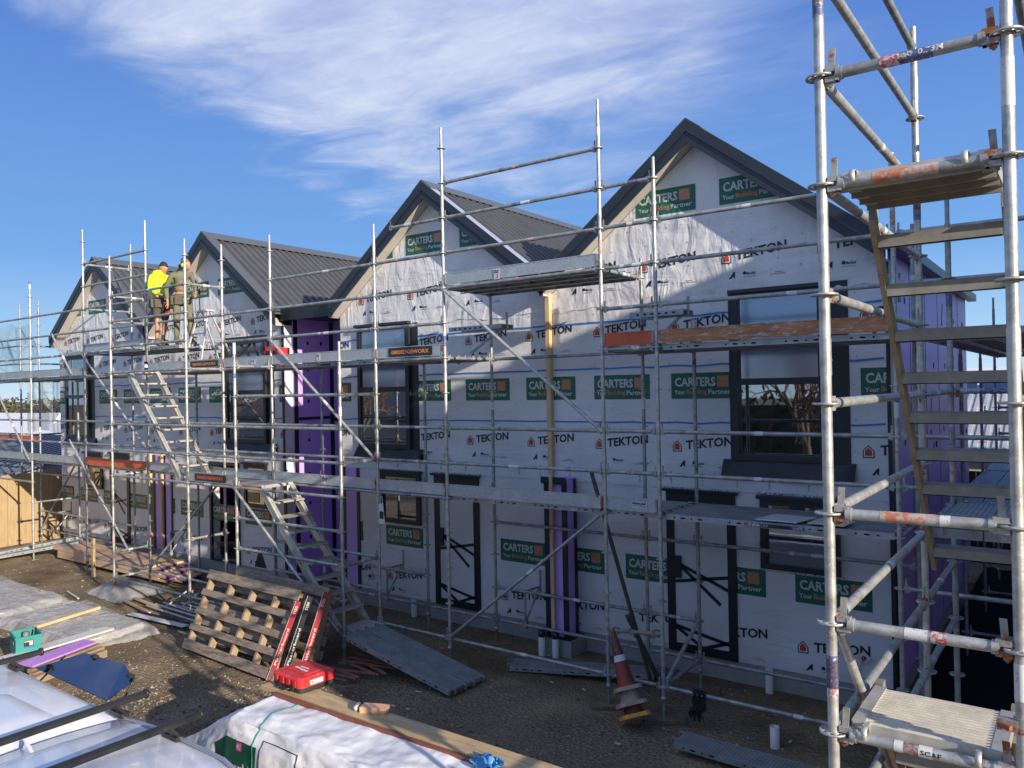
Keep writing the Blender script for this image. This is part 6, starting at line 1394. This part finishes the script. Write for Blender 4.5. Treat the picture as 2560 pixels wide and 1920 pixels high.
    for s in 'LR': shell.append([(ch, .140 if kind == 1 else .115), (J['sh' + s], .074 if kind == 1 else .066), (J['el' + s], .060 if kind == 1 else .052), (k1(J['el' + s], J['wr' + s], .86), .046)])
    skin_obj('hoodie' if kind == 1 else 'long_sleeved_shirt', shell, top_m, P, 1)
    if kind == 1:
        hb = MB(); hb.lathe([(.055, .07), (.10, .075), (.135, .03), (.13, -.04), (.09, -.08)], nk - f * .045 + u * .0, u - f * .35, HIVIS, 16); hb.build('hood', P)
    else:
        skin_obj('vest', [[(wa + (pel - wa) * .1, .128), (wa, .126), (ch, .140), (nk - u * .05, .085)]], BROWN, P, 1)
    leg_end = .62 if kind == 1 else 1.0; tr = [[(wa + (pel - wa) * .45, .112), (pel, .118)]]
    for s in 'LR':
        c_ = [(pel, .118), (J['hip' + s], .096), (k1(J['hip' + s], J['kn' + s], .9), .086 if kind == 1 else .070)]
        if kind == 2: c_ += [(J['kn' + s], .066), (k1(J['kn' + s], J['an' + s], .92), .056)]
        tr.append(c_)
    skin_obj('shorts' if kind == 1 else 'trousers', tr, SHORT if kind == 1 else OLIVE, P, 1)
    for s in 'LR':
        a_, t_ = J['an' + s], J['toe' + s]; kn_ = J['kn' + s]; skin_obj('boot', [[(k1(a_, kn_, .26), .052), (a_, .056), (k1(a_, t_, .3) - Vector((0, 0, .03)), .058), (t_ + (t_ - a_) * .25, .040)]], BOOT, P, 1)
    hb = MB(); c0 = wa + (pel - wa) * .75; ax = (wa - pel).normalized(); hb.lathe([(.150, -.03), (.157, -.03), (.157, .03), (.150, .03)], c0, ax, BELT, 20)
    fx = f.copy(); fx.z = 0; fx.normalize(); sx = fx.cross(Vector((0, 0, 1)))
    for ang, w_ in ((60, .07), (125, .08), (-60, .06), (-120, .075), (180, .05)):
        dr = fx * math.cos(math.radians(ang)) + sx * math.sin(math.radians(ang)); tn = dr.cross(Vector((0, 0, 1))); hb.obox(c0 + dr * .175 - Vector((0, 0, .085)), dr * .032, tn * w_, Vector((0, 0, .085)), BELT)
    hb.build('tool_belt', P); P.location = loc; return P
# worker one stands with his back half turned, one arm reaching to his mate
Fz = Vector((.86, .42, 0))
person('person in a hi-vis yellow hoodie, dark shorts and tool belt, standing on the deck', dict(
    pel=(0, 0, .90), waist=(-.01, 0, 1.06), chest=(-.02, 0, 1.30), neck=(.0, .01, 1.45), head=(.05, .03, 1.585), face=(.93, .32, -.12),
    shR=(.00, -.19, 1.38), elR=(.06, -.25, 1.12), wrR=(.26, -.17, 1.02), shL=(.04, .19, 1.38), elL=(.28, .22, 1.30), wrL=(.50, .16, 1.30),
    hipR=(.02, -.10, .86), knR=(.08, -.12, .47), anR=(.05, -.12, .09), toeR=(.19, -.13, .035), hipL=(-.02, .10, .86), knL=(-.09, .14, .47), anL=(-.20, .14, .10), toeL=(-.06, .17, .035)), (-7.66, .12, 4.90), 1)
person('person in olive clothes, brown vest, cap and green ear muffs, working under the eave', dict(
    pel=(-.04, 0, .93), waist=(-.06, 0, 1.08), chest=(-.04, .01, 1.33), neck=(.04, .02, 1.48), head=(.10, .02, 1.60), face=(.90, .25, .30),
    shR=(-.03, -.19, 1.40), elR=(-.14, -.26, 1.12), wrR=(-.10, -.25, .86), shL=(.02, .18, 1.42), elL=(.22, .16, 1.20), wrL=(.40, .05, 1.02),
    hipR=(-.04, -.10, .90), knR=(.0, -.12, .49), anR=(-.02, -.12, .10), toeR=(.12, -.13, .035), hipL=(.02, .10, .90), knL=(.10, .12, .49), anL=(.10, .12, .10), toeL=(.24, .12, .035)), (-7.08, .24, 4.90), 2)
deck_x(S1, FXP['F'], FXP['F'] + 1.15, 0, NB, ZK(9), 3)
mb = MB(); c = Vector((-7.19, .04, 5.70)); mb.lathe([(0, 0), (.03, .005), (.034, .03), (.034, .14), (.02, .17), (.012, .22)], c - Vector((.10, 0, .02)), (1, 0, -.25), BLKC, 12); mb.bar(c + Vector((0, 0, .03)), c + Vector((-.05, 0, -.13)), .035, .04, BLKC); mb.obox(c + Vector((-.06, 0, -.16)), (.05, 0, 0), (0, .035, 0), (0, 0, .03), RDP); single(mb, 'cordless_drill', 'black and red cordless drill held in the hand of the worker in olive', 'drill')
mb = MB(); mb.tube((-6.64, .34, 5.95), (-6.65, .35, 5.52), .012, GALVD, 8); mb.tube((-6.64, .34, 5.99), (-6.64, .34, 5.88), .018, KK, 8); single(mb, 'long_driver', 'long metal driver bit held downwards by the worker in olive', 'tool')
for o in bpy.data.objects:
    if o.type == 'EMPTY' and 'label' not in o and not o.parent: pass
